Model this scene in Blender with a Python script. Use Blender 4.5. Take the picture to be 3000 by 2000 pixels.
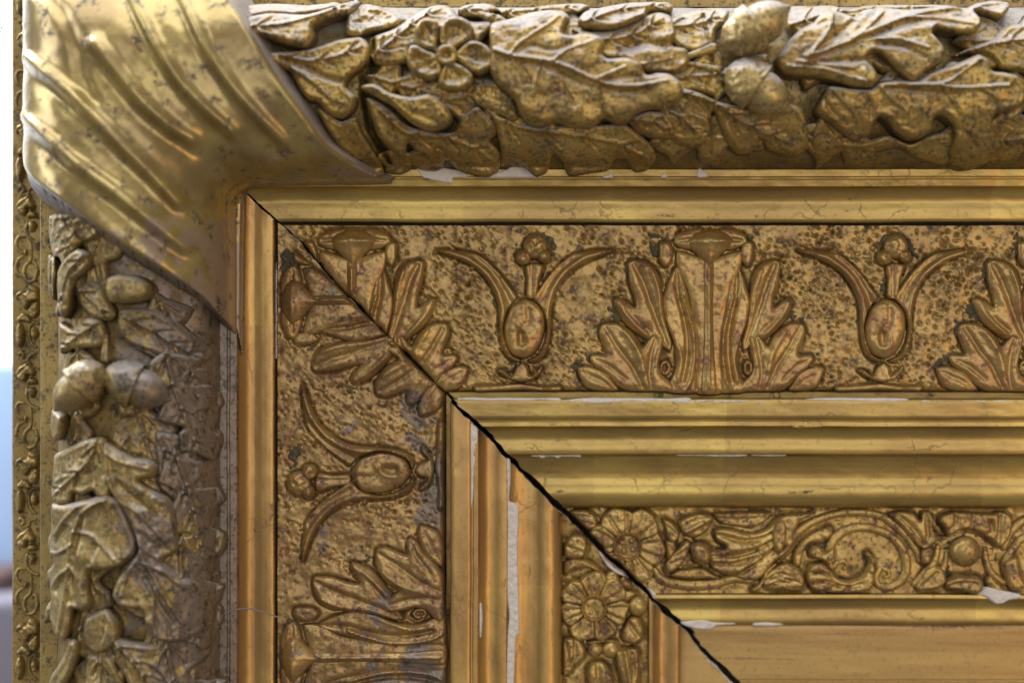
import bpy, math, random
import numpy as np
random.seed(7); RNG = np.random.RandomState(11)
for o in list(bpy.data.objects): bpy.data.objects.remove(o)
scene = bpy.context.scene
# ---------------------------------------------------------------- units
# 1 "u" = 0.1 mm. Design plane: x to the right, y down, z out of the frame towards the viewer.
S = 1e-4; D = 5000.0; CX, CY = 1500.0, 1000.0; ZUP = 0.135; MIT = 153.0
def world(x, y, z):
    return np.stack([(np.asarray(x)-CX)*S, -np.asarray(z)*S, (CY-np.asarray(y))*S+ZUP], -1)
# ---------------------------------------------------------------- camera
cam = bpy.data.cameras.new('camera'); co = bpy.data.objects.new('camera', cam)
scene.collection.objects.link(co); scene.camera = co
co.location = (0, -D*S, ZUP); co.rotation_euler = (math.radians(90), 0, 0)
cam.sensor_width = 36; cam.lens = 36*D/3000; cam.clip_start = 0.01; cam.clip_end = 60
cam.dof.use_dof = True; cam.dof.focus_distance = (D-55)*S; cam.dof.aperture_fstop = 4.2
# ---------------------------------------------------------------- light
w = bpy.data.worlds.new('World'); scene.world = w; w.use_nodes = True
w.node_tree.nodes['Background'].inputs[0].default_value = (0.86, 0.85, 0.86, 1)
w.node_tree.nodes['Background'].inputs[1].default_value = 0.30
def area(name, loc, target, size, size_y, power, col):
    l = bpy.data.lights.new(name, 'AREA'); l.shape = 'RECTANGLE'; l.size = size; l.size_y = size_y
    l.energy = power; l.color = col
    o = bpy.data.objects.new(name, l); scene.collection.objects.link(o); o.location = loc
    from mathutils import Vector
    o.rotation_euler = (Vector(target)-Vector(loc)).to_track_quat('-Z', 'Y').to_euler()
    return o
T0 = (0, 0, ZUP)
area('ceiling_light', (-0.25, -0.15, 1.30), (-0.25, -0.13, 0), 1.7, 1.5, 36, (0.98, 0.98, 1.0))
area('window_light', (-1.25, -0.25, 0.55), T0, 0.6, 0.9, 11, (0.93, 0.96, 1.0))
area('warm_lamp', (0.85, -1.05, -0.05), T0, 0.40, 0.8, 3.8, (1.0, 0.58, 0.26))
area('front_fill', (0.30, -1.9, 0.50), T0, 1.8, 1.2, 15, (1.0, 0.98, 0.93))  # front fill added behind the camera, no known source
scene.view_settings.view_transform = 'Standard'; scene.view_settings.look = 'None'
scene.view_settings.exposure = -0.30; scene.view_settings.gamma = 1.0
# ---------------------------------------------------------------- noise
def vnoise(x, y, scale, seed):
    r = np.random.RandomState(seed).rand(64, 64)
    u = np.asarray(x)/scale+1000; v = np.asarray(y)/scale+1000
    iu = np.floor(u).astype(int); iv = np.floor(v).astype(int); fu = u-iu; fv = v-iv
    fu = fu*fu*(3-2*fu); fv = fv*fv*(3-2*fv)
    g = lambda a, b: r[a % 64, b % 64]
    return (g(iu, iv)*(1-fu)+g(iu+1, iv)*fu)*(1-fv)+(g(iu, iv+1)*(1-fu)+g(iu+1, iv+1)*fu)*fv-0.5
def fbm(x, y, scale, seed, octv=3):
    return sum(vnoise(x, y, scale/2**i, seed+i)/2**i for i in range(octv))
# ---------------------------------------------------------------- materials
def N(nt, kind, **kw):
    n = nt.nodes.new(kind)
    for k, v in kw.items():
        if k.startswith('i_'):
            n.inputs[int(k[2:]) if k[2:].isdigit() else k[2:].replace('_', ' ')].default_value = v
        else: setattr(n, k, v)
    return n
def ramp(nt, fac, a, b, inv=False):
    m = N(nt, 'ShaderNodeMapRange'); m.interpolation_type = 'SMOOTHSTEP'
    m.inputs['From Min'].default_value = a; m.inputs['From Max'].default_value = b
    if inv: m.inputs['To Min'].default_value = 1; m.inputs['To Max'].default_value = 0
    nt.links.new(fac, m.inputs['Value']); return m.outputs[0]
def mul(nt, a, b):
    m = N(nt, 'ShaderNodeMath', operation='MULTIPLY')
    for i, v in enumerate((a, b)):
        if isinstance(v, (int, float)): m.inputs[i].default_value = v
        else: nt.links.new(v, m.inputs[i])
    return m.outputs[0]
def mixc(nt, fac, a, b):
    m = N(nt, 'ShaderNodeMix', data_type='RGBA')
    for i, v in ((0, fac), (6, a), (7, b)):
        if isinstance(v, (int, float)): m.inputs[i].default_value = v
        elif isinstance(v, tuple): m.inputs[i].default_value = (*v, 1)
        else: nt.links.new(v, m.inputs[i])
    return m.outputs[2]
def mixf(nt, fac, a, b):
    m = N(nt, 'ShaderNodeMix', data_type='FLOAT')
    for i, v in ((0, fac), (2, a), (3, b)):
        if isinstance(v, (int, float)): m.inputs[i].default_value = v
        else: nt.links.new(v, m.inputs[i])
    return m.outputs[0]
def gold(name, c1=(0.50, 0.345, 0.115), c2=(0.38, 0.245, 0.075), red=(0.36, 0.18, 0.075), redamt=0.25,
         grime=0.4, speck=0.4, rough=0.36, stretch=(1, 1, 1), laps=0, grey=None, dust=0.0, bump=0.25, coat=0.25, metal=0.62, dots=0.0, crackle=0.0):
    """aged gilding: two tones of leaf, rubbed bole, brown-black grime spots, grey bare ground, settled dust with painted top highlights"""
    m = bpy.data.materials.new(name); m.use_nodes = True; nt = m.node_tree; L = nt.links.new
    b = nt.nodes['Principled BSDF']
    tc = N(nt, 'ShaderNodeTexCoord'); mp = N(nt, 'ShaderNodeMapping'); mp.inputs['Scale'].default_value = stretch
    L(tc.outputs['Object'], mp.inputs[0])
    def noise(sc, det=4, ro=0.6, src=mp.outputs[0], off=0.0):
        n = N(nt, 'ShaderNodeTexNoise', i_Scale=sc, i_Detail=det, i_Roughness=ro)
        if off:
            a = N(nt, 'ShaderNodeVectorMath', operation='ADD'); a.inputs[1].default_value = (off, off*1.7, off*.6)
            L(src, a.inputs[0]); src = a.outputs[0]
        L(src, n.inputs['Vector']); return n.outputs[0]
    nA = noise(70, 5, 0.65); nB = noise(230, 4, 0.6, off=3.1); nC = noise(900, 3, 0.6, tc.outputs['Object'], 5.3)
    nD = noise(2600, 2, 0.6, tc.outputs['Object'], 1.3)
    col = mixc(nt, ramp(nt, nA, 0.38, 0.62), c1, c2)
    if laps:
        sx = N(nt, 'ShaderNodeSeparateXYZ'); L(tc.outputs['Object'], sx.inputs[0])
        wv = N(nt, 'ShaderNodeMath', operation='MULTIPLY_ADD'); wv.inputs[1].default_value = 26; wv.inputs[2].default_value = .37
        L(sx.outputs['X' if laps == 1 else 'Z'], wv.inputs[0])
        fl = N(nt, 'ShaderNodeMath', operation='FLOOR'); L(wv.outputs[0], fl.inputs[0])
        wn = N(nt, 'ShaderNodeTexWhiteNoise', noise_dimensions='1D'); L(fl.outputs[0], wn.inputs['W'])
        col = mixc(nt, mul(nt, wn.outputs[0], 0.6), col, c2)
    if redamt:
        col = mixc(nt, mul(nt, ramp(nt, nB, 0.66-redamt*.35, 0.72-redamt*.2), 0.75), col, red)
    if grey:     # bare grey preparation where the leaf has come off: (direction axis, from, to in metres)
        wx, wy, g0, g1, colg = grey
        dt = N(nt, 'ShaderNodeVectorMath', operation='DOT_PRODUCT'); dt.inputs[1].default_value = (wx, 0, -wy); L(tc.outputs['Object'], dt.inputs[0])
        off = (CX*wx+(CY+ZUP/S)*wy)*S
        gr = N(nt, 'ShaderNodeMapRange', i_1=g0*S-off, i_2=g1*S-off); L(dt.outputs['Value'], gr.inputs[0])
        ad = N(nt, 'ShaderNodeMath', operation='ADD'); L(gr.outputs[0], ad.inputs[0])
        s2 = N(nt, 'ShaderNodeMath', operation='MULTIPLY_ADD'); s2.inputs[1].default_value = 2.2; s2.inputs[2].default_value = -1.1
        L(noise(95, 6, 0.62, off=9.7), s2.inputs[0]); L(s2.outputs[0], ad.inputs[1])
        gm = ramp(nt, ad.outputs[0], 0.50, 0.56)
        col = mixc(nt, mul(nt, gm, 0.92), col, colg)
    # grime: blotches broken up by fine specks
    blot = ramp(nt, nB, 0.60-grime*.2, 0.74-grime*.12)
    sp = ramp(nt, nC, 0.60-speck*.10, 0.70-speck*.08)
    gmk = N(nt, 'ShaderNodeMath', operation='MAXIMUM'); L(mul(nt, blot, mul(nt, ramp(nt, nC, 0.36, 0.56), 0.9)), gmk.inputs[0]); L(mul(nt, sp, 0.85*min(1, speck*2)), gmk.inputs[1])
    if crackle:
        wp = N(nt, 'ShaderNodeMix', data_type='VECTOR', i_0=0.012); L(tc.outputs['Object'], wp.inputs[4])
        wn_ = N(nt, 'ShaderNodeTexNoise', i_Scale=160.0, i_Detail=3.0); L(tc.outputs['Object'], wn_.inputs['Vector']); L(wn_.outputs['Color'], wp.inputs[5])
        ve = N(nt, 'ShaderNodeTexVoronoi', feature='DISTANCE_TO_EDGE', i_Scale=75.0); L(wp.outputs[1], ve.inputs['Vector'])
        cm = mul(nt, mul(nt, ramp(nt, ve.outputs['Distance'], 0.006, 0.028, True), ramp(nt, noise(45, 3, .5, tc.outputs['Object'], 7.7), 0.46, 0.62)), crackle)
        g3 = N(nt, 'ShaderNodeMath', operation='MAXIMUM'); L(gmk.outputs[0], g3.inputs[0]); L(cm, g3.inputs[1]); gmk = g3
    if dots:
        vo = N(nt, 'ShaderNodeTexVoronoi', i_Scale=620.0); L(tc.outputs['Object'], vo.inputs['Vector'])
        sc_ = N(nt, 'ShaderNodeSeparateColor'); L(vo.outputs['Color'], sc_.inputs[0])
        dmk = mul(nt, mul(nt, ramp(nt, vo.outputs['Distance'], 0.20, 0.36, True), ramp(nt, sc_.outputs[0], 0.45, 0.5)), ramp(nt, nA, 0.46, 0.58))
        g2 = N(nt, 'ShaderNodeMath', operation='MAXIMUM'); L(gmk.outputs[0], g2.inputs[0]); L(mul(nt, dmk, dots), g2.inputs[1]); gmk = g2
    gmask = gmk.outputs[0]
    col = mixc(nt, gmask, col, (0.042, 0.037, 0.018))
    met = mixf(nt, gmask, metal, 0.0); rg = mixf(nt, nB, rough-.08, rough+.10); rg = mixf(nt, gmask, rg, 0.75); L(mixf(nt, gmask, coat, 0.0), b.inputs['Coat Weight'])
    if grey:
        met = mixf(nt, gm, met, 0.35); rg = mixf(nt, gm, rg, 0.42)
    if dust:     # dust on up-facing surfaces, paled to paint in white top highlights
        ge = N(nt, 'ShaderNodeNewGeometry'); sz = N(nt, 'ShaderNodeSeparateXYZ'); L(ge.outputs['Normal'], sz.inputs[0])
        dm = mul(nt, mul(nt, ramp(nt, sz.outputs['Z'], 0.28, 0.72), dust), ramp(nt, nB, 0.22, 0.5))
        col = mixc(nt, dm, col, (0.58, 0.565, 0.59)); met = mixf(nt, dm, met, 0.0); rg = mixf(nt, dm, rg, 0.7)
    L(col, b.inputs['Base Color']); L(met, b.inputs['Metallic']); L(rg, b.inputs['Roughness'])
    b.inputs['Coat Roughness'].default_value = 0.22
    bp = N(nt, 'ShaderNodeBump', i_Strength=bump, i_Distance=0.00022)
    hh = N(nt, 'ShaderNodeMath', operation='MULTIPLY_ADD'); hh.inputs[1].default_value = 0.35
    L(nD, hh.inputs[0]); L(mixf(nt, 0.5, nB, nC), hh.inputs[2])
    L(hh.outputs[0], bp.inputs['Height']); L(bp.outputs[0], b.inputs['Normal'])
    return m
def plain(name, col, rough=0.7, vary=0.25, scale=400, bump=0.2):
    m = bpy.data.materials.new(name); m.use_nodes = True; nt = m.node_tree; b = nt.nodes['Principled BSDF']
    tc = N(nt, 'ShaderNodeTexCoord'); n = N(nt, 'ShaderNodeTexNoise', i_Scale=scale, i_Detail=5, i_Roughness=.65)
    nt.links.new(tc.outputs['Object'], n.inputs['Vector'])
    c = mixc(nt, n.outputs[0], tuple(min(1, v*(1+vary)) for v in col), tuple(v*(1-vary) for v in col))
    nt.links.new(c, b.inputs['Base Color']); b.inputs['Roughness'].default_value = rough
    bp = N(nt, 'ShaderNodeBump', i_Strength=bump, i_Distance=0.0005); nt.links.new(n.outputs[0], bp.inputs['Height']); nt.links.new(bp.outputs[0], b.inputs['Normal'])
    return m
GREYB = (0.175, 0.132, 0.10)
M = dict(
    garland=gold('gilt_garland', c1=(0.42, 0.285, 0.07), c2=(0.29, 0.18, 0.045), grime=0.75, speck=0.7, rough=0.42, redamt=0.18, dust=0.55, coat=0.3, bump=0.5),
    garland_left=gold('gilt_garland_worn', c1=(0.35, 0.255, 0.095), c2=(0.25, 0.175, 0.065), grime=0.65, speck=0.5, rough=0.46, redamt=0.15, dust=0.28, coat=0.2, bump=0.5, grey=(1, 0, 270, 720, GREYB)),
    acorn=gold('gilt_acorn', c1=(0.45, 0.325, 0.11), c2=(0.34, 0.235, 0.08), grime=0.6, speck=0.8, rough=0.36, redamt=0.1, dust=0.65, coat=0.5, bump=0.6),
    bed=gold('dirty_bed', c1=(0.29, 0.195, 0.05), c2=(0.17, 0.11, 0.03), grime=0.75, speck=0.7, rough=0.48, redamt=0.15, dust=0.5, bump=0.6),
    bed_left=gold('dirty_bed_side', c1=(0.36, 0.24, 0.075), c2=(0.23, 0.15, 0.05), grime=0.6, speck=0.5, rough=0.48, redamt=0.12, dust=0.3, bump=0.6, grey=(1, 0, 230, 620, GREYB)),
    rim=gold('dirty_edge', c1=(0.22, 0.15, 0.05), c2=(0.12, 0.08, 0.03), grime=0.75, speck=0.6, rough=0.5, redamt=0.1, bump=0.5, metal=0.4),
    ribbon=gold('gilt_ribbon', c1=(0.39, 0.29, 0.095), c2=(0.28, 0.195, 0.07), grime=0.45, speck=0.1, rough=0.30, redamt=0.12, coat=0.5, bump=0.15, grey=(1, 2, 1550, 2500, (0.26, 0.185, 0.125))),
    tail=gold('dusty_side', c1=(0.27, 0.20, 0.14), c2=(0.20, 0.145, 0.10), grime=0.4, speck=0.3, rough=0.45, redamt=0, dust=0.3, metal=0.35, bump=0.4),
    smooth=gold('gilt_moulding', c1=(0.51, 0.365, 0.10), c2=(0.33, 0.215, 0.065), grime=-0.2, speck=0.12, rough=0.37, redamt=0, stretch=(0.3, 1, 1), laps=1, bump=0.3, metal=0.72, crackle=0.33),
    smooth_left=gold('gilt_moulding_side', metal=0.7, c1=(0.50, 0.32, 0.095), c2=(0.36, 0.21, 0.07), grime=-0.1, speck=0.12, rough=0.37, redamt=0.08, stretch=(1, 1, 0.3), laps=2, bump=0.3, crackle=0.33),
    frieze=gold('gilt_frieze', c1=(0.385, 0.25, 0.078), c2=(0.28, 0.172, 0.054), red=(0.40, 0.18, 0.075), grime=0.55, speck=0.3, rough=0.38, redamt=0.25, bump=0.5, dots=0.6),
    orn=gold('gilt_ornament', c1=(0.43, 0.285, 0.09), c2=(0.32, 0.195, 0.065), red=(0.40, 0.18, 0.08), grime=0.3, speck=0.25, rough=0.38, redamt=0.4, bump=0.4, coat=0.3),
    frieze_left=gold('gilt_frieze_side', c1=(0.38, 0.245, 0.085), c2=(0.27, 0.165, 0.06), red=(0.36, 0.16, 0.07), grime=0.5, speck=0.4, rough=0.40, redamt=0.42, bump=0.5, dots=.7, grey=(1, .15, 750, 2500, GREYB)),
    scroll=gold('gilt_scroll', c1=(0.46, 0.31, 0.09), c2=(0.33, 0.205, 0.06), red=(0.42, 0.19, 0.08), grime=0.6, speck=0.5, rough=0.38, redamt=0.4, bump=0.5, coat=0.25),
    flat=gold('gilt_sight_panel', c1=(0.46, 0.305, 0.105), c2=(0.35, 0.215, 0.075), red=(0.42, 0.22, 0.09), grime=0.15, speck=0.2, rough=0.42, redamt=0.25, stretch=(0.05, 1, 1), bump=0.3, metal=0.5, crackle=0.2),
    flange=gold('gilt_flange', c1=(0.40, 0.28, 0.09), c2=(0.29, 0.195, 0.065), grime=0.6, speck=0.5, rough=0.44, redamt=0.12, bump=0.5),
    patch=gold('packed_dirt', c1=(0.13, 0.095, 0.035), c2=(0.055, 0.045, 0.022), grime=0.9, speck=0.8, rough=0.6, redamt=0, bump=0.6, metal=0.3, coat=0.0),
    gesso=plain('bare_gesso', (0.60, 0.555, 0.50), 0.85, 0.18, 700, 0.5),
    rawedge=plain('raw_gesso_edge', (0.46, 0.41, 0.36), 0.8, 0.4, 900, 0.4),
    darkwood=plain('dark_raw_wood', (0.085, 0.058, 0.038), 0.9, 0.4, 300, 0.4),
    grime=plain('groove_shade', (0.018, 0.015, 0.010), 0.9, 0.4, 900, 0.3),  # near-black tone for the painted shade in the groove
    wall=plain('white_plaster_wall', (0.86, 0.88, 0.90), 0.9, 0.03, 20, 0.05),
    blue=plain('light_blue_board', (0.42, 0.60, 0.88), 0.7, 0.05, 20, 0.05),
    brown=plain('dark_brown_block', (0.10, 0.055, 0.05), 0.7, 0.2, 20, 0.05),
    lilac=plain('grey_lilac_cloth', (0.20, 0.19, 0.24), 0.9, 0.1, 20, 0.05),
    fibre=plain('dust_fibre', (0.20, 0.17, 0.14), 0.9, 0.1, 20, 0.0),
    thread=plain('dark_thread', (0.05, 0.06, 0.12), 0.9, 0.1, 20, 0.0),
)
# ---------------------------------------------------------------- object helpers
def link(name, V, F, mats, parent, smooth=True, angle=42, fm=None):
    me = bpy.data.meshes.new(name); me.from_pydata([tuple(v) for v in V], [], [tuple(f) for f in F])
    for m in (mats if isinstance(mats, (list, tuple)) else [mats]): me.materials.append(M[m])
    if fm is not None: me.polygons.foreach_set('material_index', np.asarray(fm, dtype=np.int32))
    me.polygons.foreach_set('use_smooth', [smooth]*len(me.polygons))
    if angle and smooth: me.set_sharp_from_angle(angle=math.radians(angle))
    me.update()
    o = bpy.data.objects.new(name, me); scene.collection.objects.link(o)
    if parent: o.parent = parent
    return o
CROP = dict(c1=(0, 0, .5102), c2=(1000, 0, .4677), c3=(1950, 0, .4464), c4=(0, 600, .4464), c5=(0, 1250, .4782), c6=(780, 600, .4464),
            c7=(1500, 600, .4464), c8=(2200, 600, .4464), d1=(780, 1200, .5103), d2=(1550, 1400, .3826), d3=(2200, 1400, .3826),
            d4=(0, 0, .4464), d5=(0, 700, .4464), d6=(1600, 1480, .2678), d7=(1150, 0, .2551), d8=(60, 980, .2381), p=(0, 0, 1))
def C(c, pts):
    x0, y0, s = CROP[c]; return [(x0+a*s, y0+b*s) for a, b in pts]
def spline(pts, step, closed, c=0.36):
    P = np.asarray(pts, float); n = len(P); out = []
    rng = range(n) if closed else range(n-1)
    for i in rng:
        if closed: p0, p1, p2, p3 = P[i-1], P[i], P[(i+1) % n], P[(i+2) % n]
        else: p0, p1, p2, p3 = P[max(i-1, 0)], P[i], P[i+1], P[min(i+2, n-1)]
        k = max(2, int(np.linalg.norm(p2-p1)/step))
        for t in np.linspace(0, 1, k, endpoint=False):
            out.append((2*t**3-3*t*t+1)*p1+(t**3-2*t*t+t)*c*(p2-p0)+(-2*t**3+3*t*t)*p2+(t**3-t*t)*c*(p3-p1))
    if not closed: out.append(P[-1])
    return np.array(out)
def dist_poly(X, Y, P, closed):
    """distance to polyline, nearest point, arc fraction"""
    A = P if closed else P[:-1]; B = np.roll(P, -1, 0) if closed else P[1:]
    d = B-A; L2 = (d**2).sum(1)+1e-9
    best = np.full(X.shape, 1e18); nx = np.zeros_like(X); ny = np.zeros_like(X); fr = np.zeros_like(X); n = len(A)
    for i in range(n):
        t = np.clip(((X-A[i, 0])*d[i, 0]+(Y-A[i, 1])*d[i, 1])/L2[i], 0, 1)
        px = A[i, 0]+t*d[i, 0]; py = A[i, 1]+t*d[i, 1]; q = (X-px)**2+(Y-py)**2; m = q < best
        best = np.where(m, q, best); nx = np.where(m, px, nx); ny = np.where(m, py, ny); fr = np.where(m, (i+t)/n, fr)
    return np.sqrt(best), nx, ny, fr
def inside(X, Y, P):
    c = np.zeros(X.shape, bool); Q = np.roll(P, 1, 0)
    for (x1, y1), (x2, y2) in zip(P, Q):
        if y1 == y2: continue
        m = (y1 > Y) != (y2 > Y); c ^= m & (X < (x2-x1)*(Y-y1)/(y2-y1)+x1)
    return c
# the open mitre joint: deviation of the crack from the 45 degree line and its width, against distance y
CR = np.array([(-150, 0), (480, 0), (618, 9), (649, 14), (694, 13), (720, 19), (774, 9), (828, 0), (854, -4), (886, 4), (935, -4), (984, -9), (1002, -18), (1029, 0), (1073, 0), (1113, -4),
               (1158, 0), (1207, 0), (1276, 4), (1338, -7), (1389, -7), (1440, -2), (1501, -7), (1547, -2), (1568, -3), (1630, -11), (1668, -3), (1718, -3), (1752, 1), (1798, -3), (1832, 5), (1874, 9), (1913, -7), (1947, -7), (1997, -3), (2400, 0)], float)
def jag(t): return np.interp(t, CR[:, 0], CR[:, 1])+6*vnoise(t, t*0, 26, 77)+4*vnoise(t, t*0, 9, 78)
def gap(t): return (np.interp(t, [-150, 520, 560, 830, 900, 1000, 1150, 1200, 1500, 1800, 1900, 2400], [1, 5, 11, 13, 17, 18, 16, 20, 24, 26, 26, 34]))*(1+.6*vnoise(np.asarray(t, float), np.asarray(t, float)*0, 17, 79))
def clip_mitre(P, sg=1):
    f = lambda p: sg*((p[0]-p[1]-MIT)-jag(np.array((p[0]-MIT+p[1])/2)))-gap((p[0]-MIT+p[1])/2)*.5
    v = [float(f(p)) for p in P]; out = []
    for i in range(len(P)):
        a, b = P[i-1], P[i]; fa, fb = v[i-1], v[i]
        if (fa > 0) != (fb > 0):
            q = a+(b-a)*fa/(fa-fb)
            if fa > 0 or not out: out.append(q)
            else:
                n = max(2, int(np.linalg.norm(q-out[-1])/6)); s = out[-1]
                for k in range(1, n):
                    r = s+(q-s)*k/n; r = r+np.array([-.5, .5])*sg*float(f(r)); out.append(r)
                out.append(q)
        if fb > 0: out.append(b)
    return np.array(out)
def kof(h): return (D-h)/D
def conv(pts, ref):
    k = kof(ref); return [(CX+(x-CX)*k, CY+(y-CY)*k) for x, y in pts]
MOAT = []
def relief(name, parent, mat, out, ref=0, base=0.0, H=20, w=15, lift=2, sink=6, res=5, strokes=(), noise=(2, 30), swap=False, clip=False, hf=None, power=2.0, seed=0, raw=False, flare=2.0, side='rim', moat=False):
    """solid ornament: closed outline, rounded edge, ribs and grooves along strokes, standing on a base surface"""
    P = np.array(out if raw else conv(out, ref), float); P = spline(P, res, True)
    if clip: P = clip_mitre(P, -1 if clip == 'L' else 1)
    if clip and len(P) > 3 and abs(np.sum(P[:, 0]*np.roll(P[:, 1], 1)-P[:, 1]*np.roll(P[:, 0], 1)))/2 < 60: return None
    if len(P) < 4: return None
    x0, y0 = P.min(0)-res*2; x1, y1 = P.max(0)+res*2
    hx = res; hy = res*.866; nx = int((x1-x0)/hx)+2; ny = int((y1-y0)/hy)+2
    J, I = np.mgrid[0:ny, 0:nx]; X = (x0+I*hx+(J % 2)*hx*.5).ravel(); Y = (y0+J*hy).ravel()
    d, qx, qy, _ = dist_poly(X, Y, P, True); ins = inside(X, Y, P)
    sn = d < res*.45; X = np.where(sn, qx, X); Y = np.where(sn, qy, Y); ok = ins | sn; d = np.where(sn, 0, d)
    idx = lambda j, i: j*nx+i
    j, i = np.mgrid[0:ny-1, 0:nx-1]; j = j.ravel(); i = i.ravel(); ev = (j % 2) == 0
    a = idx(j, i); b = idx(j, i+1); c = idx(j+1, i); e = idx(j+1, i+1)
    T = np.concatenate([np.stack([a, np.where(ev, b, b), np.where(ev, c, e)], 1), np.stack([np.where(ev, b, a), e, c], 1)])
    T = T[ok[T].all(1)]
    gx = X[T].mean(1); gy = Y[T].mean(1); al = sn[T].all(1)
    if al.any():
        keep = np.ones(len(T), bool); keep[al] = inside(gx[al], gy[al], P); T = T[keep]
    if not len(T): return None
    use = np.unique(T); mp = -np.ones(len(X), int); mp[use] = np.arange(len(use)); T = mp[T]; X = X[use]; Y = Y[use]; d = d[use]
    bz = base(X, Y) if callable(base) else np.full(X.shape, float(base))
    q = np.clip(d/w, 0, 1); h = lift+H*(1-(1-q)**power)**(1/power if power > 1 else 1)
    ew = np.clip(d/(w*.6), 0, 1)
    for st in strokes:
        pts, amp, sg = st[:3]
        L = spline(pts if raw else conv(pts, ref), 8, False); dd, _, _, fr = dist_poly(X, Y, L, False)
        tp = st[3] if len(st) > 3 else 0.5
        h = h+amp*np.exp(-.5*(dd/sg)**2)*(1-tp*fr)*ew
    if noise[0]: h = h+noise[0]*2*fbm(X, Y, noise[1], 31+seed)*ew
    if hf is not None: h = h+hf(d, X, Y)
    Z = bz+h
    if moat: MOAT.append((parent, P, swap))
    Ed = np.sort(np.concatenate([T[:, [0, 1]], T[:, [1, 2]], T[:, [2, 0]]]), 1)
    De = np.concatenate([T[:, [0, 1]], T[:, [1, 2]], T[:, [2, 0]]])
    key = Ed[:, 0]*len(X)+Ed[:, 1]; u, inv, cnt = np.unique(key, return_inverse=True, return_counts=True)
    be = De[cnt[inv] == 1]; bv = np.unique(be); bm = -np.ones(len(X), int); bm[bv] = len(X)+np.arange(len(bv))
    on = np.zeros((len(X), 2)); ev2 = np.stack([Y[be[:, 1]]-Y[be[:, 0]], X[be[:, 0]]-X[be[:, 1]]], 1)
    np.add.at(on, be[:, 0], ev2); np.add.at(on, be[:, 1], ev2); on = on[bv]; on /= np.linalg.norm(on, axis=1)[:, None]+1e-9
    if inside(np.array([X[bv[0]]+on[0, 0]*res*.5]), np.array([Y[bv[0]]+on[0, 1]*res*.5]), P)[0]: on = -on
    fv = flare(on) if callable(flare) else flare
    XX = np.concatenate([X, X[bv]+on[:, 0]*fv]); YY = np.concatenate([Y, Y[bv]+on[:, 1]*fv]); ZZ = np.concatenate([Z, np.minimum(bz[bv]-sink, Z[bv]-1)])
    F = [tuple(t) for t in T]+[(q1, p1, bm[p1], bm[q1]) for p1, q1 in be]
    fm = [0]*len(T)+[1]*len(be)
    if swap: XX, YY = YY+MIT, XX-MIT
    else: F = [f[::-1] for f in F]
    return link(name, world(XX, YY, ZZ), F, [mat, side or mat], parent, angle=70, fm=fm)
def ridge(name, parent, mat, pts, wid, ref=0, base=0.0, hr=0.9, swap=False, blunt=True, raw=False, res=4):
    """half-round strap that follows a line, with its own width along the way"""
    L = spline(pts if raw else conv(pts, ref), res, False)
    s = np.concatenate([[0], np.cumsum(np.linalg.norm(np.diff(L, axis=0), axis=1))]); n = len(L); f = s/s[-1]
    W = np.interp(f, np.linspace(0, 1, len(wid)), wid)
    if blunt: e = np.minimum(s, s[-1]-s); W = W*np.sqrt(np.clip(1-(1-np.clip(e/(W+.01), 0, 1))**2, 0.01, 1))
    tn = np.gradient(L, axis=0); tn /= np.linalg.norm(tn, axis=1)[:, None]+1e-9; nr = np.stack([-tn[:, 1], tn[:, 0]], 1)
    th = np.linspace(0, math.pi, 8); V = []; F = []
    bz = base(L[:, 0], L[:, 1]) if callable(base) else np.full(n, float(base))
    X = L[:, 0, None]+nr[:, 0, None]*W[:, None]*np.cos(th); Y = L[:, 1, None]+nr[:, 1, None]*W[:, None]*np.cos(th)
    Z = bz[:, None]+W[:, None]*hr*np.sin(th)-np.where((th < .01) | (th > 3.13), 4, 0)
    m = len(th)
    F = [(i*m+j, (i+1)*m+j, (i+1)*m+j+1, i*m+j+1) for i in range(n-1) for j in range(m-1)]
    F += [tuple(range(m))[::-1], tuple((n-1)*m+j for j in range(m))]
    X = X.ravel(); Y = Y.ravel(); Z = Z.ravel()
    if swap: X, Y = Y+MIT, X-MIT
    else: F = [f[::-1] for f in F]
    return link(name, world(X, Y, Z), F, mat, parent, angle=70)
def lathe(name, parent, mat, c, z, axis, prof, ref=None, bump=0, bs=12, seg=36, swap=False, seed=0):
    """turned body on an axis through c; profile of (along, radius)"""
    (cx, cy), = conv([c], z if ref is None else ref)
    a = np.array(axis, float); a /= np.linalg.norm(a); u = np.cross(a, [0, 0, 1.0])
    if np.linalg.norm(u) < .1: u = np.array([1.0, 0, 0])
    u /= np.linalg.norm(u); v = np.cross(a, u)
    pr = spline(prof, 4, False); th = np.linspace(0, 2*math.pi, seg, endpoint=False); V = []
    for t, r in pr:
        r = max(r, .3)
        rr = r+bump*(vnoise(np.cos(th)*r+t*.7, np.sin(th)*r+t*.7, bs, 3+seed)+vnoise(np.cos(th)*r-t, np.sin(th)*r+t*.4, bs, 8+seed))*1.6*min(1, r/8)
        V.append(np.array([cx, cy, z])+a*t+np.outer(np.cos(th)*rr, u)+np.outer(np.sin(th)*rr, v))
    V = np.concatenate(V); n = len(pr)
    F = [(i*seg+j, i*seg+(j+1) % seg, (i+1)*seg+(j+1) % seg, (i+1)*seg+j) for i in range(n-1) for j in range(seg)]
    F += [tuple(range(seg))[::-1], tuple((n-1)*seg+j for j in range(seg))]
    X, Y, Z = V.T
    if swap: X, Y = Y+MIT, X-MIT
    o = link(name, world(X, Y, Z), F, mat, parent, angle=60)
    import bmesh
    bm = bmesh.new(); bm.from_mesh(o.data); bmesh.ops.recalc_face_normals(bm, faces=bm.faces); bm.to_mesh(o.data); bm.free()
    return o
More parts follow.
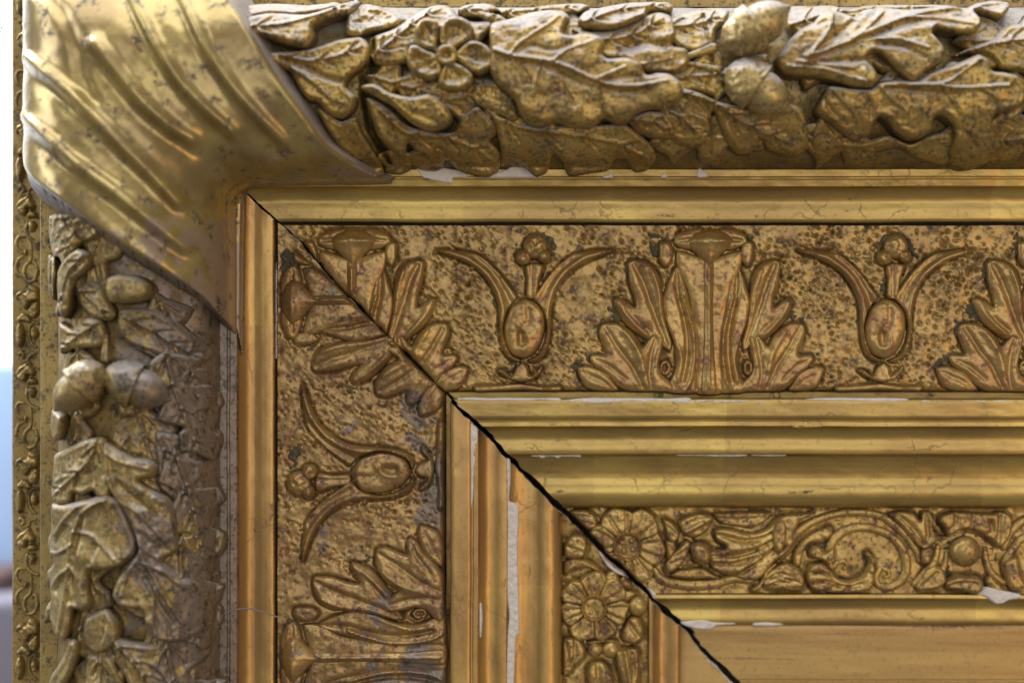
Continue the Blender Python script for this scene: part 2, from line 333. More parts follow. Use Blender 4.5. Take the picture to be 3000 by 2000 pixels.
# ---------------------------------------------------------------- profile of the frame
def tp(pts): return [(CY+(y-CY)*kof(z), z) for y, z in pts]     # measured height in the picture -> true distance
G0, G1, GZ, GH = 34.0, 506.0, 74.0, 185.0
def bed(t):
    u = np.clip((np.asarray(t, float)-(G0+G1)/2)/((G1-G0)/2), -1, 1); return GZ+GH*(1-np.abs(u)**2.2)**(1/1.9)
P_flange = [(-150, -330), (-150, -112), (-145, -104), (-100, -102), (-45, -104), (-26, -106)]
P_band = [(-27, -108), (-27, 30), (-23, 38), (-8, 42), (26, 42), (33, 43), (36, 76)]
P_bed = [(t, float(bed(t))) for t in G0+(G1-G0)*(0.5-0.5*np.cos(np.linspace(0, math.pi, 90)))]
P_fillet = tp([(493, 74), (497, 79), (516, 77), (519, 70), (524, 69), (527, 75), (545, 72), (549, 64)])
P_cove1 = tp([(549, 64), (551, 52), (556, 43), (563, 35), (572, 28), (582, 23), (592, 21), (602, 22.5), (615, 25), (630, 26), (644, 25.5), (649, 22), (652, 12), (653, -14)])
P_gap1 = tp([(653, -14), (661, -14), (663, -5)])
P_frieze = [(CY+(y-CY)*kof(0), 0.0) for y in np.arange(661, 1130, 3.5)]+[(1133, -1), (1138, -4), (1143, -10), (1146, -20), (1148, -90)]
P_fil2 = tp([(1148, -92), (1166, -92), (1167, 10), (1170, 15), (1176, 17), (1220, 16), (1226, 12), (1228, 3), (1233, 2), (1235, 8), (1247, 8), (1251, 1)])
P_cove2 = tp([(1251, 1), (1253, -10), (1258, -19), (1266, -27), (1276, -32), (1286, -34), (1296, -33), (1308, -30.5), (1320, -30), (1328, -32), (1332, -40), (1334, -48)])
P_ogee = tp([(1334, -48), (1337, -54), (1344, -60), (1354, -66), (1368, -71), (1386, -75), (1402, -76), (1416, -74), (1428, -70), (1440, -68), (1452, -69), (1462, -73), (1472, -80), (1480, -90), (1485, -106), (1487, -128)])
P_scroll = tp([(1487, -130), (1495, -128)]+[(y, -126) for y in np.arange(1500, 1732, 6)]+[(1736, -124), (1739, -116)])
P_fil3 = tp([(1739, -116), (1742, -110), (1751, -109), (1755, -113)])
P_cove3 = tp([(1755, -113), (1757, -122), (1763, -130), (1770, -136), (1778, -139), (1786, -139.5), (1796, -138), (1808, -136), (1820, -136), (1827, -139), (1830, -146), (1831, -158)])
P_sight = tp([(1831, -158), (1838, -156)]+[(y, -155-(y-1838)*.03) for y in range(1850, 1985, 15)]+[(1988, -160), (1990, -168), (1997, -168), (2000, -160), (2100, -163), (2101, -330)])
ALL = [p for q in (P_flange, P_band, P_bed, P_fillet, P_cove1, P_gap1, P_frieze, P_fil2, P_cove2, P_ogee, P_scroll, P_fil3, P_cove3, P_sight) for p in q]
TT = np.array([p[0] for p in ALL]); ZZ = np.array([p[1] for p in ALL])
END_X, END_Y = 3700.0, 2340.0
def sweep(name, parent, mat, prof, rail, ds=22, disp=None, wav=1.7, angle=38, endwall=True):
    q_ = [prof[0]]
    for a_, b_ in zip(prof[:-1], prof[1:]):
        k_ = max(1, int(math.hypot(b_[0]-a_[0], 0)/4.5))
        q_ += [(a_[0]+(b_[0]-a_[0])*i_/k_, a_[1]+(b_[1]-a_[1])*i_/k_) for i_ in range(1, k_+1)]
    T = np.array([p[0] for p in q_], float); Z = np.array([p[1] for p in q_], float); m = len(T)
    g = gap(T)*.5; j = jag(T)
    s0 = T+MIT+j+g if rail == 0 else T-j+g
    s1 = END_X if rail == 0 else END_Y
    n = int((s1-s0.min())/ds)+2; f = np.linspace(0, 1, n)
    Sx = s0[None]*(1-f[:, None])+s1*f[:, None]; Tm = np.repeat(T[None], n, 0)
    Zm = np.repeat(Z[None], n, 0)+wav*1.3*vnoise(Sx, Tm*.4, 160, 5+rail)
    if disp is not None: Zm = Zm+disp(Sx, Tm)
    Zm = Zm+1.5*vnoise(Sx, Tm, 34, 205+rail)+1.0*vnoise(Sx, Tm, 13, 209+rail)
    Tm = Tm+wav*1.4*vnoise(Sx, Tm*0+T.mean(), 210, 15+rail)+wav*.5*vnoise(Sx, Tm*0+T.mean(), 60, 19+rail)
    X, Y = (Sx, Tm) if rail == 0 else (Tm+MIT, Sx)
    F = [(a*m+b, a*m+b+1, (a+1)*m+b+1, (a+1)*m+b) for a in range(n-1) for b in range(m-1)]; fm = [0]*len(F)
    X = X.ravel(); Y = Y.ravel(); Zr = Zm.ravel(); k = len(X)
    mats = [mat]
    if endwall:       # the broken end at the mitre: a lip of gesso, dark wood below
        ch = np.clip(1.5+9*vnoise(T, T*0, 23, 120+rail)+4*vnoise(T, T*0, 8, 125+rail), 0.3, 8)*np.clip(gap(T)/12, .2, 1)*.8
        dx, dy = (ch, 0) if rail == 0 else (0, ch)
        X = np.concatenate([X, X[:m]-dx, X[:m]-dx]); Y = np.concatenate([Y, Y[:m]-dy, Y[:m]-dy]); Zr = np.concatenate([Zr, Zr[:m]-9, np.minimum(Zr[:m]-10, -250)])
        for b in range(m-1):
            F.append((b+1, b, k+b, k+b+1)); fm.append(1); F.append((k+b+1, k+b, k+m+b, k+m+b+1)); fm.append(2)
        mats = [mat, 'rawedge', 'darkwood']
    if rail == 1: F = [f[::-1] for f in F]
    F = [f[::-1] for f in F] if False else F
    return link(name, world(X, Y, Zr), F, mats, parent, angle=angle, fm=fm)
# ================================================================ the frame
frame = bpy.data.objects.new('picture_frame', None); scene.collection.objects.link(frame)
frame['label'] = 'ornate aged gilt picture frame corner with cracked open mitre joint'; frame['category'] = 'picture frame'
# ---- frieze ground with punched pits
def make_pits(seed, dens):
    W, Hh = 2900, 520; A = np.zeros((Hh//2, W//2)); r = np.random.RandomState(seed)
    for _ in range(int(dens)):
        x, y = r.rand()*W/2, r.rand()*Hh/2
        if r.rand() > 0.35+1.6*float(vnoise(x, y, 60, seed+5))+.3: continue
        s = 1.1+1.0*r.rand(); a = (3+5*r.rand()); R = int(s*3)+1
        xi, yi = int(x), int(y); ys = np.arange(max(0, yi-R), min(A.shape[0], yi+R)); xs = np.arange(max(0, xi-R), min(A.shape[1], xi+R))
        q = ((xs[None]-x)**2+(ys[:, None]-y)**2)/s**2
        A[ys[0]:ys[-1]+1, xs[0]:xs[-1]+1] -= a*np.exp(-q/2)-1.0*np.exp(-(np.sqrt(q)-2)**2/.6)*.7
    return A
PIT = [make_pits(3, 8500), make_pits(4, 5000)]
def frieze_disp(rail):
    A = PIT[rail]
    def f(Sx, Tm):
        off = 750 if rail == 0 else 600
        xi = np.clip(((Sx-off)/2).astype(int), 0, A.shape[1]-1); yi = np.clip(((Tm-655)/2).astype(int), 0, A.shape[0]-1)
        m = np.clip((1132-Tm)/15, 0, 1)
        return (A[yi, xi]+7*fbm(Sx, Tm, 70, 61+rail)+(1.6+3.2*np.clip(vnoise(Sx, Tm, 120, 69)*2, 0, 1))*fbm(Sx, Tm, 18, 65+rail, 2))*m
    return f
CRK = [(np.array([(CX+(x-CX)*.955, CY+(y-CY)*.955) for x, y in [(CROP[c][0]+a*CROP[c][2], CROP[c][1]+b*CROP[c][2]) for a, b in p]]), dp, w_) for c, p, dp, w_ in
       (('c2', [(205, 240), (210, 340), (185, 450), (140, 490), (140, 600), (165, 700), (175, 800), (220, 900), (270, 965), (290, 1000)], 60, 4.5), ('c3', [(245, 100), (255, 250), (275, 350), (290, 470), (255, 600), (245, 700), (285, 850), (300, 1000)], 4, 3.5))]
def bed_top(a, b):
    h = 8*fbm(a, b, 60, 41)-30
    for P, dp, w_ in CRK:
        m = (np.abs(a-P[:, 0].mean()) < 140)
        dd = dist_poly(a[m]+4*vnoise(b[m], b[m]*0, 9, 93), b[m], P, False)[0]; h[m] -= dp*np.exp(-.5*(dd/w_)**2)
    return h
bed_disp = [bed_top, lambda a, b: 8*fbm(a, b, 60, 41)-30*np.clip((480-b)/60, 0, 1)]
for rail in (0, 1):
    sm = 'smooth' if rail == 0 else 'smooth_left'
    ga = 'bed' if rail == 0 else 'bed_left'
    fl = sweep('outer_flange', frame, 'flange', P_flange, rail, ds=60)
    bd = sweep('plain_band', frame, 'flange', P_band, rail, ds=60)
    gb = sweep('garland_bed', frame, ga, P_bed, rail, ds=5 if rail == 0 else 9, disp=bed_disp[rail], angle=0)
    f1 = sweep('fillet', frame, 'smooth' if rail == 0 else 'bed_left', P_fillet, rail, disp=lambda a, b: 1.6*fbm(a, b, 40, 47), ds=14)
    c1 = sweep('cove_moulding', frame, sm, P_cove1, rail)
    sweep('groove', frame, 'grime', P_gap1, rail)  # shadow line under the cove lip, painted in as a near-black strip
    fz = sweep('frieze', frame, 'frieze' if rail == 0 else 'frieze_left', P_frieze, rail, ds=3.8, disp=frieze_disp(rail), angle=50)
    f2 = sweep('fillet', frame, sm, P_fil2, rail)
    c2 = sweep('cove_moulding', frame, sm, P_cove2, rail)
    og = sweep('ogee_moulding', frame, sm, P_ogee, rail)
    sc = sweep('scroll_band', frame, 'scroll', P_scroll, rail, ds=6, disp=lambda a, b: 2.5*fbm(a, b, 22, 51), angle=50)
    f3 = sweep('fillet', frame, sm, P_fil3, rail)
    c3 = sweep('cove_moulding', frame, sm, P_cove3, rail)
    sp = sweep('sight_panel', frame, 'flat', P_sight, rail, ds=60)
    if rail == 0: TOP = dict(fl=fl, bd=bd, gb=gb, f1=f1, c1=c1, fz=fz, f2=f2, c2=c2, og=og, sc=sc, f3=f3, c3=c3, sp=sp)
    else: LEFT = dict(fl=fl, bd=bd, gb=gb, f1=f1, c1=c1, fz=fz, f2=f2, c2=c2, og=og, sc=sc, f3=f3, c3=c3, sp=sp)
# back board closing the mitre from behind
def box(name, mat, x0, x1, y0, y1, z0, z1, parent=None):
    V = world(np.array([x0, x1, x1, x0]*2), np.array([y0, y0, y1, y1]*2), np.array([z0]*4+[z1]*4))
    F = [(0, 1, 2, 3), (7, 6, 5, 4), (0, 4, 5, 1), (1, 5, 6, 2), (2, 6, 7, 3), (3, 7, 4, 0)]
    return link(name, V, F, mat, parent, smooth=False)
box('back_batten', 'darkwood', 20, END_X, -140, 2090, -330, -256, frame)
box('back_batten', 'darkwood', 20, 2240, 2092, END_Y, -330, -256, frame)
# ================================================================ corner ribbon
def smin(a, b, k=26): return -k*np.logaddexp(-a/k, -b/k)
def rib_z(X, Y):
    t = smin(Y, X-MIT); u = np.clip((t-248)/303, -1, 1); return 46+300*(1-np.abs(u)**2.35)**(1/1.9)
def skirt_base(f, lo):  # ornament stands on f but its side runs down by lo
    return f
rib_out = [(62, -100), (330, -104), (600, -100), (650, -60), (678, 0), (740, 92), (816, 219), (908, 352), (969, 434), (1071, 497), (1143, 524), (1000, 532), (850, 536), (740, 540), (698, 550), (694, 620), (691, 750), (690, 900), (688, 1040), (666, 965), (603, 872), (491, 787), (335, 685), (214, 600), (118, 535), (72, 490), (60, 430), (60, 250), (60, 50)]
def fl(pts, a=30, s=22):
    q = C('c1', pts); n = [(x-20, y+23) for x, y in q]; m = [(x+22, y-24) for x, y in q]
    return [(q, a*1.1, s*.62, 0.25), (n, -a*.5, s*.9, 0.25)]
rs = fl([(170, 350), (360, 480), (560, 650), (760, 850), (940, 1030), (1080, 1180)])+fl([(150, 680), (330, 810), (520, 970), (740, 1130), (940, 1290), (1110, 1430)])
rs += fl([(640, 320), (760, 470), (900, 640), (1030, 760), (1150, 840)], 30, 24)+fl([(780, -40), (870, 130), (980, 330), (1110, 530), (1240, 670), (1370, 790)], 24, 19)+fl([(1060, -40), (1160, 150), (1270, 370), (1410, 570), (1540, 720), (1660, 840)], 24, 19)
rs += [(C('c1', [(260, -20), (420, 110), (510, 280), (560, 480), (620, 620)]), -14, 16, .3)]
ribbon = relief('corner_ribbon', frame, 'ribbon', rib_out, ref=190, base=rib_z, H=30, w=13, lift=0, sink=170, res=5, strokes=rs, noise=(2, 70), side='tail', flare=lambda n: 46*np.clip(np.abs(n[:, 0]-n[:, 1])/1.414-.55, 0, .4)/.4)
# ================================================================ garlands
def gbase(X, Y): return bed(np.clip(np.minimum(Y, X-MIT), G0+3, G1-3))
def autoveins(mid, n=5, ln=55, ang=42, amp=5, sg=4):
    P = spline(mid, 6, False); out = [(mid, amp*1.7, sg*1.5, 0.5)]
    for k in range(n):
        i = int((0.12+0.72*k/max(1, n-1))*(len(P)-2)); t = P[i+1]-P[i]; t = t/(np.linalg.norm(t)+1e-9)
        for sd in (1, -1):
            a = math.radians(ang)*sd; r = np.array([t[0]*math.cos(a)-t[1]*math.sin(a), t[0]*math.sin(a)+t[1]*math.cos(a)])
            a2 = a*.6; r2 = np.array([t[0]*math.cos(a2)-t[1]*math.sin(a2), t[0]*math.sin(a2)+t[1]*math.cos(a2)])
            q = P[i]; L = ln*(1-.35*k/max(1, n)); v = [tuple(q), tuple(q+r*L*.5), tuple(q+r*L*.5+r2*L*.55)]
            out.append((v, amp, sg, 0.6)); out.append(([(x+t[0]*9, y+t[1]*9) for x, y in v], -amp*1.1, sg*1.3, 0.4))
    return out
seedc = [0]
CRACK1 = C('c2', [(205, 240), (210, 340), (185, 450), (140, 490), (140, 600), (165, 700), (175, 800), (220, 900), (270, 965), (290, 1000)])
CRACK2 = C('c3', [(245, 100), (255, 250), (275, 350), (290, 470), (255, 600), (245, 700), (285, 850), (300, 1000)])
def leaf(crop, out, mid=None, lift=8, H=20, w=24, veins=5, ln=55, extra=(), parent=None, mat='garland', ref=200, res=5, noise=(3, 40), name='oak_leaf', vamp=8):
    seedc[0] += 3
    st = list(extra)
    if mid: st = autoveins(C(crop, mid), veins, ln, amp=vamp)+st
    st = [(q[0], q[1]*1.15, max(3.3, q[2]*.62) if q[2] < 10 else q[2])+tuple(q[3:]) for q in st]
    st += [(CRACK1, -60, 4.2, 0), (CRACK2, -8, 2.6, 0)] if parent is None else []
    vert = parent is not None and parent is LEFT['gb']
    def hf(d, X, Y):
        e = np.clip(d/10, 0, 1); a, c = (X, Y) if vert else (Y, X)
        return 4*np.exp(-((d-11)/8)**2)*e-2*e+e*(4*vnoise(a+.25*c, c*.22, 22, 200+seedc[0])+2.2*vnoise(a, c*.3, 9, 300+seedc[0]))
    return relief(name, parent or TOP['gb'], mat, C(crop, out), ref=ref, base=gbase, H=H*.9, w=w*.8, lift=lift*2.3+2 if lift > 10 else lift*1.9+2, sink=50, res=res*.64, strokes=st, noise=noise, seed=seedc[0], hf=hf, flare=3)
def cs(crop, lst, amp, sg, tpv=.5): return [(C(crop, p), amp, sg, tpv) for p in lst]
def oak(x0, y0, x1, y1, wd, n=3, **kw):
    a = np.array([x0, y0], float); b = np.array([x1, y1], float); t = (b-a)/np.linalg.norm(b-a); m = np.array([-t[1], t[0]]); L = np.linalg.norm(b-a); R = np.random.RandomState(int(x0*7+y0) % 9999)
    up = []; dn = []
    for k in range(n):
        for f, g in ((.12, .34), (.42, .80), (.70, 1.0), (.95, .72)):
            s_ = (k+f)/n; env = math.sin(math.pi*min(1, s_*.86+.10))**.6
            up.append(a+t*L*(s_+.03*R.randn())+m*wd*g*env*(1+.12*R.randn())); dn.append(a+t*L*(s_+.03*R.randn())-m*wd*g*env*(1+.12*R.randn()))
    pts = [tuple(p) for p in [a]+up+[b+t*wd*.12]+dn[::-1]]
    bend = m*wd*.12*R.randn(); mid = [tuple(a), tuple(a*.6+b*.4+bend), tuple(b)]
    return leaf('p', pts, mid, veins=n+1 if wd > 60 else 2, ln=wd*.7, vamp=7 if wd > 60 else 3, **kw)
for q in ((1080, 230, 1330, 300, 75), (1180, 330, 1500, 280, 80), (1400, 250, 1700, 440, 85), (1560, 90, 1960, 60, 60), (1880, 260, 2240, 220, 80), (1900, 420, 2250, 400, 60), (2280, 180, 2640, 170, 95), (2240, 380, 2560, 440, 70), (2560, 250, 3010, 300, 110), (2740, 420, 3060, 400, 80), (1080, 470, 1400, 440, 40), (2780, 130, 3200, 120, 90), (3000, 300, 3420, 330, 110)):
    oak(*q, lift=-3, H=15, w=20)
for q in ((330, 640, 250, 1000, 80), (470, 860, 520, 1130, 80), (240, 1000, 230, 1330, 75), (400, 1080, 480, 1420, 90), (560, 1020, 600, 1330, 55), (250, 1300, 210, 1620, 85), (390, 1260, 430, 1560, 90), (560, 1320, 590, 1660, 55), (300, 1560, 240, 1880, 80), (430, 1560, 500, 1900, 90), (570, 1640, 590, 1960, 55), (300, 1800, 280, 2150, 90), (460, 1820, 520, 2180, 90), (560, 1900, 600, 2250, 50)):
    oak(*q, lift=-2, H=15, w=20, parent=LEFT['gb'], mat='garland_left')
for q in ((500, 1010, 590, 1330, 85), (520, 1300, 600, 1640, 80), (540, 1560, 590, 1900, 78), (500, 1850, 590, 2200, 90)):
    oak(*q, lift=7, H=22, w=22, parent=LEFT['gb'], mat='garland_left')
# --- top rail, underlayer leaves first
leaf('c2', [(890, 680), (980, 740), (1130, 790), (1330, 800), (1600, 800), (1760, 790), (1860, 850), (1950, 920), (1980, 990), (1930, 1040), (1860, 1050), (1800, 1000), (1720, 985), (1680, 1040), (1560, 1060), (1440, 1075), (1390, 1000), (1330, 960), (1290, 1050), (1220, 1080), (1140, 1010), (1060, 985), (1000, 1020), (990, 900), (950, 780)],
     [(930, 720), (1150, 820), (1450, 860), (1700, 900), (1920, 990)], lift=3, H=20, w=30, veins=4, ln=60)
leaf('c2', [(170, 640), (300, 700), (420, 800), (560, 835), (700, 840), (750, 760), (850, 690), (890, 720), (960, 790), (970, 850), (930, 890), (990, 950), (992, 1020), (930, 1080), (840, 1075), (720, 1040), (650, 960), (600, 930), (560, 990), (480, 960), (420, 900), (380, 985), (300, 935), (230, 850)],
     [(260, 720), (420, 850), (640, 870), (820, 930), (960, 1010)], lift=5, H=20, w=26, veins=4, ln=50)
leaf('c2', [(140, 580), (220, 560), (320, 612), (450, 640), (560, 622), (660, 690), (702, 760), (680, 805), (590, 838), (500, 822), (420, 770), (330, 690), (240, 640)], None, lift=16, H=26, w=32, noise=(4, 24),
     extra=cs('c2', [[(160, 580), (300, 650), (450, 730), (600, 790)]], -7, 9)+cs('c2', [[(200, 570), (330, 660), (420, 740)]], 8, 6))
leaf('c2', [(1960, 690), (2090, 660), (2200, 720), (2290, 760), (2310, 840), (2270, 900), (2190, 930), (2090, 900), (2060, 830), (2000, 780)], [(1990, 700), (2120, 760), (2240, 860)], lift=4, veins=3, ln=35)
leaf('c2', [(1790, 770), (1900, 720), (2010, 730), (2080, 800), (2085, 860), (2030, 890), (1930, 870), (1850, 840)], [(1820, 780), (1950, 790), (2060, 850)], lift=8, veins=3, ln=30)
leaf('c2', [(850, 560), (960, 540), (1030, 600), (1090, 680), (1110, 760), (1060, 770), (960, 720), (880, 690), (820, 640)], None, lift=6, H=14, noise=(7, 18))
leaf('c2', [(200, 260), (330, 200), (470, 90), (560, 20), (640, 10), (700, 50), (740, 120), (840, 150), (940, 140), (960, 190), (900, 260), (840, 330), (700, 360), (520, 400), (420, 420), (300, 440), (220, 420), (190, 340)],
     [(220, 380), (360, 260), (500, 130), (620, 60)], lift=6, H=26, w=30, veins=4, ln=60)
leaf('c2', [(730, 60), (800, 15), (900, 5), (960, 30), (980, 70), (930, 90), (1000, 110), (1040, 150), (1000, 180), (930, 160), (860, 120), (770, 110)], [(760, 80), (880, 70), (990, 140)], lift=12, H=24, w=20, veins=2, ln=25)
leaf('c2', [(980, 50), (1080, 35), (1190, 40), (1260, 20), (1380, 0), (1500, -10), (1560, 30), (1500, 80), (1380, 90), (1250, 95), (1120, 130), (1020, 120)], [(1000, 90), (1200, 70), (1480, 30)], lift=8, H=22, w=22, veins=3, ln=30)
leaf('c2', [(1480, 150), (1530, 80), (1660, 40), (1820, 0), (1960, -10), (2050, 0), (2080, 40), (2060, 80), (1930, 85), (1900, 130), (1840, 160), (1720, 210), (1600, 215), (1520, 200)], [(1520, 170), (1700, 90), (1900, 50), (2050, 20)], lift=14, H=34, w=30, veins=3, ln=40)
leaf('c2', [(1440, 200), (1560, 220), (1700, 210), (1820, 160), (1900, 100), (1990, 72), (2055, 100), (2085, 170), (2090, 250), (2060, 310), (2140, 330), (2168, 390), (2140, 460), (2070, 495), (1960, 490), (1880, 480), (1780, 420), (1640, 400), (1520, 300)],
     [(1480, 250), (1650, 280), (1830, 240), (2000, 140)], lift=6, H=24, w=26, veins=4, ln=45,
     extra=cs('c2', [[(1800, 320), (1900, 300), (2000, 320), (2070, 300)]], -18, 12, .2)+cs('c2', [[(1960, 130), (2030, 170), (2040, 260), (1980, 300)]], 20, 22, .2)+cs('c2', [[(1760, 460), (1900, 430), (2060, 400)]], 6, 5))
leaf('c2', [(940, 180), (1060, 140), (1180, 95), (1290, 75), (1390, 84), (1428, 140), (1400, 200), (1385, 245), (1440, 255), (1530, 235), (1615, 265), (1642, 320), (1622, 375), (1660, 405), (1770, 398), (1850, 428), (1890, 505), (1960, 495), (2030, 500), (2095, 545), (2122, 615), (2085, 680), (1990, 708), (1900, 715), (1830, 745), (1790, 790), (1720, 800), (1640, 765), (1590, 800), (1540, 822), (1440, 818), (1340, 790), (1240, 818), (1160, 790), (1120, 740), (1090, 660), (1040, 615), (980, 560), (930, 470), (930, 320)],
     None, lift=18, H=28, w=34, res=4.5, noise=(3, 40),
     extra=cs('c2', [[(960, 360), (1060, 395), (1250, 420), (1340, 440), (1480, 500), (1580, 545), (1700, 580), (1850, 580), (2010, 550)]], 13, 7)
     + cs('c2', [[(1060, 385), (1110, 320), (1180, 270), (1280, 200), (1350, 140)], [(1320, 425), (1420, 350), (1560, 305)], [(1580, 540), (1650, 510), (1760, 465)], [(1585, 555), (1610, 660), (1650, 730), (1720, 785)], [(1345, 450), (1380, 540), (1430, 630), (1490, 740)], [(1060, 410), (1110, 470), (1150, 540)], [(1250, 430), (1220, 520), (1200, 640)]], 9, 5.5, .5)
     + cs('c2', [[(1040, 420), (1200, 450), (1320, 480), (1450, 550), (1560, 590)], [(1090, 360), (1200, 330), (1300, 360), (1420, 330)], [(1350, 470), (1400, 580), (1455, 700)], [(1620, 590), (1760, 620), (1900, 600)], [(1640, 545), (1720, 530), (1850, 520)], [(1100, 440), (1150, 500), (1180, 560)]], -9, 8, .4)
     + cs('c2', [[(1150, 230), (1300, 130), (1390, 110)], [(1500, 390), (1590, 310)], [(1980, 620), (2080, 610)], [(1150, 700), (1250, 770)], [(1400, 740), (1540, 790)]], 10, 18, .2))
for k in range(5):   # vertical strokes done; flower with five cupped petals
    pass
def petal(out, tip, parent, ref, mat='garland'):
    c = C('d7', [(640, 640)])[0]
    hf = lambda d, X, Y: -13*np.clip((d-12)/18, 0, 1)**1.0+6*np.cos(np.arctan2(Y-c[1]*kof(ref)-CY*(1-kof(ref)), X-CX-(c[0]-CX)*kof(ref))*18)*np.clip((d-6)/10, 0, 1)*.35
    return relief('flower_petal', parent, mat, C('d7', out), ref=ref, base=lambda X, Y: gbase(X, Y)*0+272, H=26, w=13, lift=20, sink=60, res=3.2, noise=(2, 14), hf=hf)
petal([(330, 250), (420, 228), (510, 260), (550, 330), (545, 450), (520, 560), (560, 640), (470, 620), (370, 590), (290, 540), (258, 440), (262, 340)], None, TOP['gb'], 270)
petal([(545, 330), (600, 260), (690, 212), (800, 222), (890, 280), (940, 370), (935, 450), (890, 500), (780, 560), (680, 620), (600, 600), (545, 520), (530, 420)], None, TOP['gb'], 270)
petal([(880, 490), (980, 495), (1080, 545), (1150, 620), (1178, 700), (1150, 800), (1080, 850), (980, 880), (880, 830), (760, 740), (700, 660), (780, 570)], None, TOP['gb'], 270)
petal([(610, 740), (700, 730), (800, 770), (900, 840), (938, 900), (915, 980), (840, 1040), (730, 1065), (620, 1050), (540, 1000), (520, 920), (560, 830)], None, TOP['gb'], 270)
petal([(220, 545), (300, 545), (400, 600), (500, 640), (560, 740), (590, 830), (570, 890), (500, 930), (400, 930), (280, 890), (200, 810), (162, 710), (175, 610)], None, TOP['gb'], 270)
lathe('flower_centre', TOP['gb'], 'garland', C('d7', [(625, 645)])[0], 296, (0, 0, 1), [(0, 30), (16, 31), (24, 27), (27, 21), (20, 13), (9, 8), (6, 0.5)], bump=1.5)
# --- right part of the top rail
leaf('c3', [(-60, 180), (60, 110), (200, 60), (330, 40), (420, 60), (400, 140), (320, 220), (300, 320), (180, 370), (60, 330)], [(0, 200), (180, 180), (330, 120)], lift=4, veins=3, ln=40)
leaf('c3', [(-20, 560), (100, 600), (220, 640), (330, 690), (480, 720), (600, 740), (780, 700), (870, 740), (905, 820), (890, 870), (930, 920), (925, 980), (860, 1015), (760, 1000), (680, 980), (620, 930), (560, 1000), (470, 1000), (390, 930), (330, 820), (290, 750), (270, 860), (230, 930), (130, 950), (30, 930), (-40, 800)],
     [(60, 630), (300, 700), (450, 800), (620, 880), (820, 950)], lift=5, H=18, w=22, veins=5, ln=55)
leaf('c3', [(760, 40), (900, 20), (1010, 20), (1110, 15), (1200, 60), (1330, 20), (1480, 5), (1640, 10), (1800, 5), (1900, 30), (1860, 90), (1700, 130), (1400, 200), (1000, 260), (860, 260), (790, 200), (770, 120)], [(800, 190), (1050, 100), (1350, 60), (1750, 40)], lift=6, H=22, w=24, veins=4, ln=50)
leaf('c3', [(700, 420), (760, 330), (850, 230), (950, 170), (1010, 100), (1090, 80), (1170, 110), (1230, 140), (1280, 80), (1400, 55), (1560, 70), (1700, 60), (1830, 30), (1960, 60), (2060, 10), (2170, -20), (2262, -10), (2268, 30), (2220, 100), (2170, 140), (2080, 110), (2010, 95), (2035, 160), (2020, 215), (1950, 252), (1850, 250), (1740, 225), (1710, 260), (1765, 340), (1775, 400), (1730, 460), (1650, 510), (1570, 575), (1470, 500), (1370, 400), (1320, 385), (1270, 425), (1320, 490), (1345, 550), (1300, 605), (1190, 605), (1050, 565), (880, 540), (760, 530), (710, 480)],
     None, lift=16, H=26, w=28, res=4.5, noise=(3, 40),
     extra=cs('c3', [[(880, 420), (1000, 380), (1180, 300), (1350, 220), (1520, 150), (1700, 100), (1950, 60), (2200, 20)]], 14, 8, .3)
     + cs('c3', [[(900, 400), (980, 310), (1040, 220), (1060, 130)], [(1180, 300), (1300, 200), (1400, 100)], [(1100, 340), (1300, 300), (1480, 300), (1660, 360)], [(1560, 150), (1750, 150), (1960, 190)], [(820, 450), (1000, 470), (1180, 490)], [(760, 480), (1000, 500), (1250, 580)]], 10, 6, .3)
     + cs('c3', [[(950, 410), (1150, 340), (1350, 260), (1600, 170)], [(960, 360), (1100, 260), (1200, 170)], [(1350, 330), (1500, 350), (1640, 420)], [(900, 470), (1100, 440), (1240, 440)], [(820, 210), (950, 200), (1000, 180)]], -10, 9, .3)
     + cs('c3', [[(1700, 230), (1750, 330), (1740, 420)], [(1040, 100), (1060, 180)], [(2010, 120), (2010, 200)], [(1250, 540), (1320, 560)]], 12, 15, .2))
leaf('c3', [(960, 760), (1000, 660), (1040, 600), (1180, 615), (1300, 620), (1360, 580), (1460, 565), (1600, 560), (1700, 500), (1820, 470), (1930, 420), (2000, 394), (2060, 430), (2085, 500), (2150, 508), (2240, 530), (2300, 590), (2314, 650), (2280, 720), (2200, 760), (2120, 770), (2095, 840), (2140, 900), (2185, 970), (2170, 1030), (2090, 1080), (1990, 1092), (1900, 1060), (1860, 1000), (1870, 900), (1840, 830), (1760, 780), (1720, 800), (1715, 870), (1660, 915), (1580, 925), (1490, 885), (1430, 830), (1370, 790), (1340, 830), (1310, 900), (1230, 932), (1140, 890), (1060, 830)],
     None, lift=12, H=24, w=26, res=4.5, noise=(3, 40),
     extra=cs('c3', [[(1340, 590), (1500, 590), (1700, 600), (1850, 615), (2000, 610), (2180, 600)]], 12, 6, .3)
     + cs('c3', [[(1350, 600), (1430, 690), (1530, 760), (1580, 850)], [(1700, 600), (1800, 570), (1900, 500), (2000, 430)], [(1750, 610), (1820, 690), (1880, 770)], [(1040, 620), (1120, 700), (1200, 780), (1230, 870)], [(2000, 615), (2070, 650), (2110, 690)]], 9, 5, .4)
     + cs('c3', [[(1400, 620), (1560, 630), (1740, 650), (1860, 660)], [(1250, 640), (1300, 720), (1310, 800)], [(1000, 690), (1060, 770), (1150, 840)], [(1860, 860), (1950, 900), (2020, 980)]], -9, 8, .4))
leaf('c3', [(1000, 780), (1080, 860), (1200, 950), (1320, 930), (1450, 900), (1600, 950), (1720, 900), (1850, 880), (1920, 960), (1950, 1040), (1850, 1060), (1700, 1030), (1540, 965), (1420, 985), (1300, 990), (1180, 960), (1080, 1000), (980, 990), (940, 900)], None, lift=1, H=14, w=30)
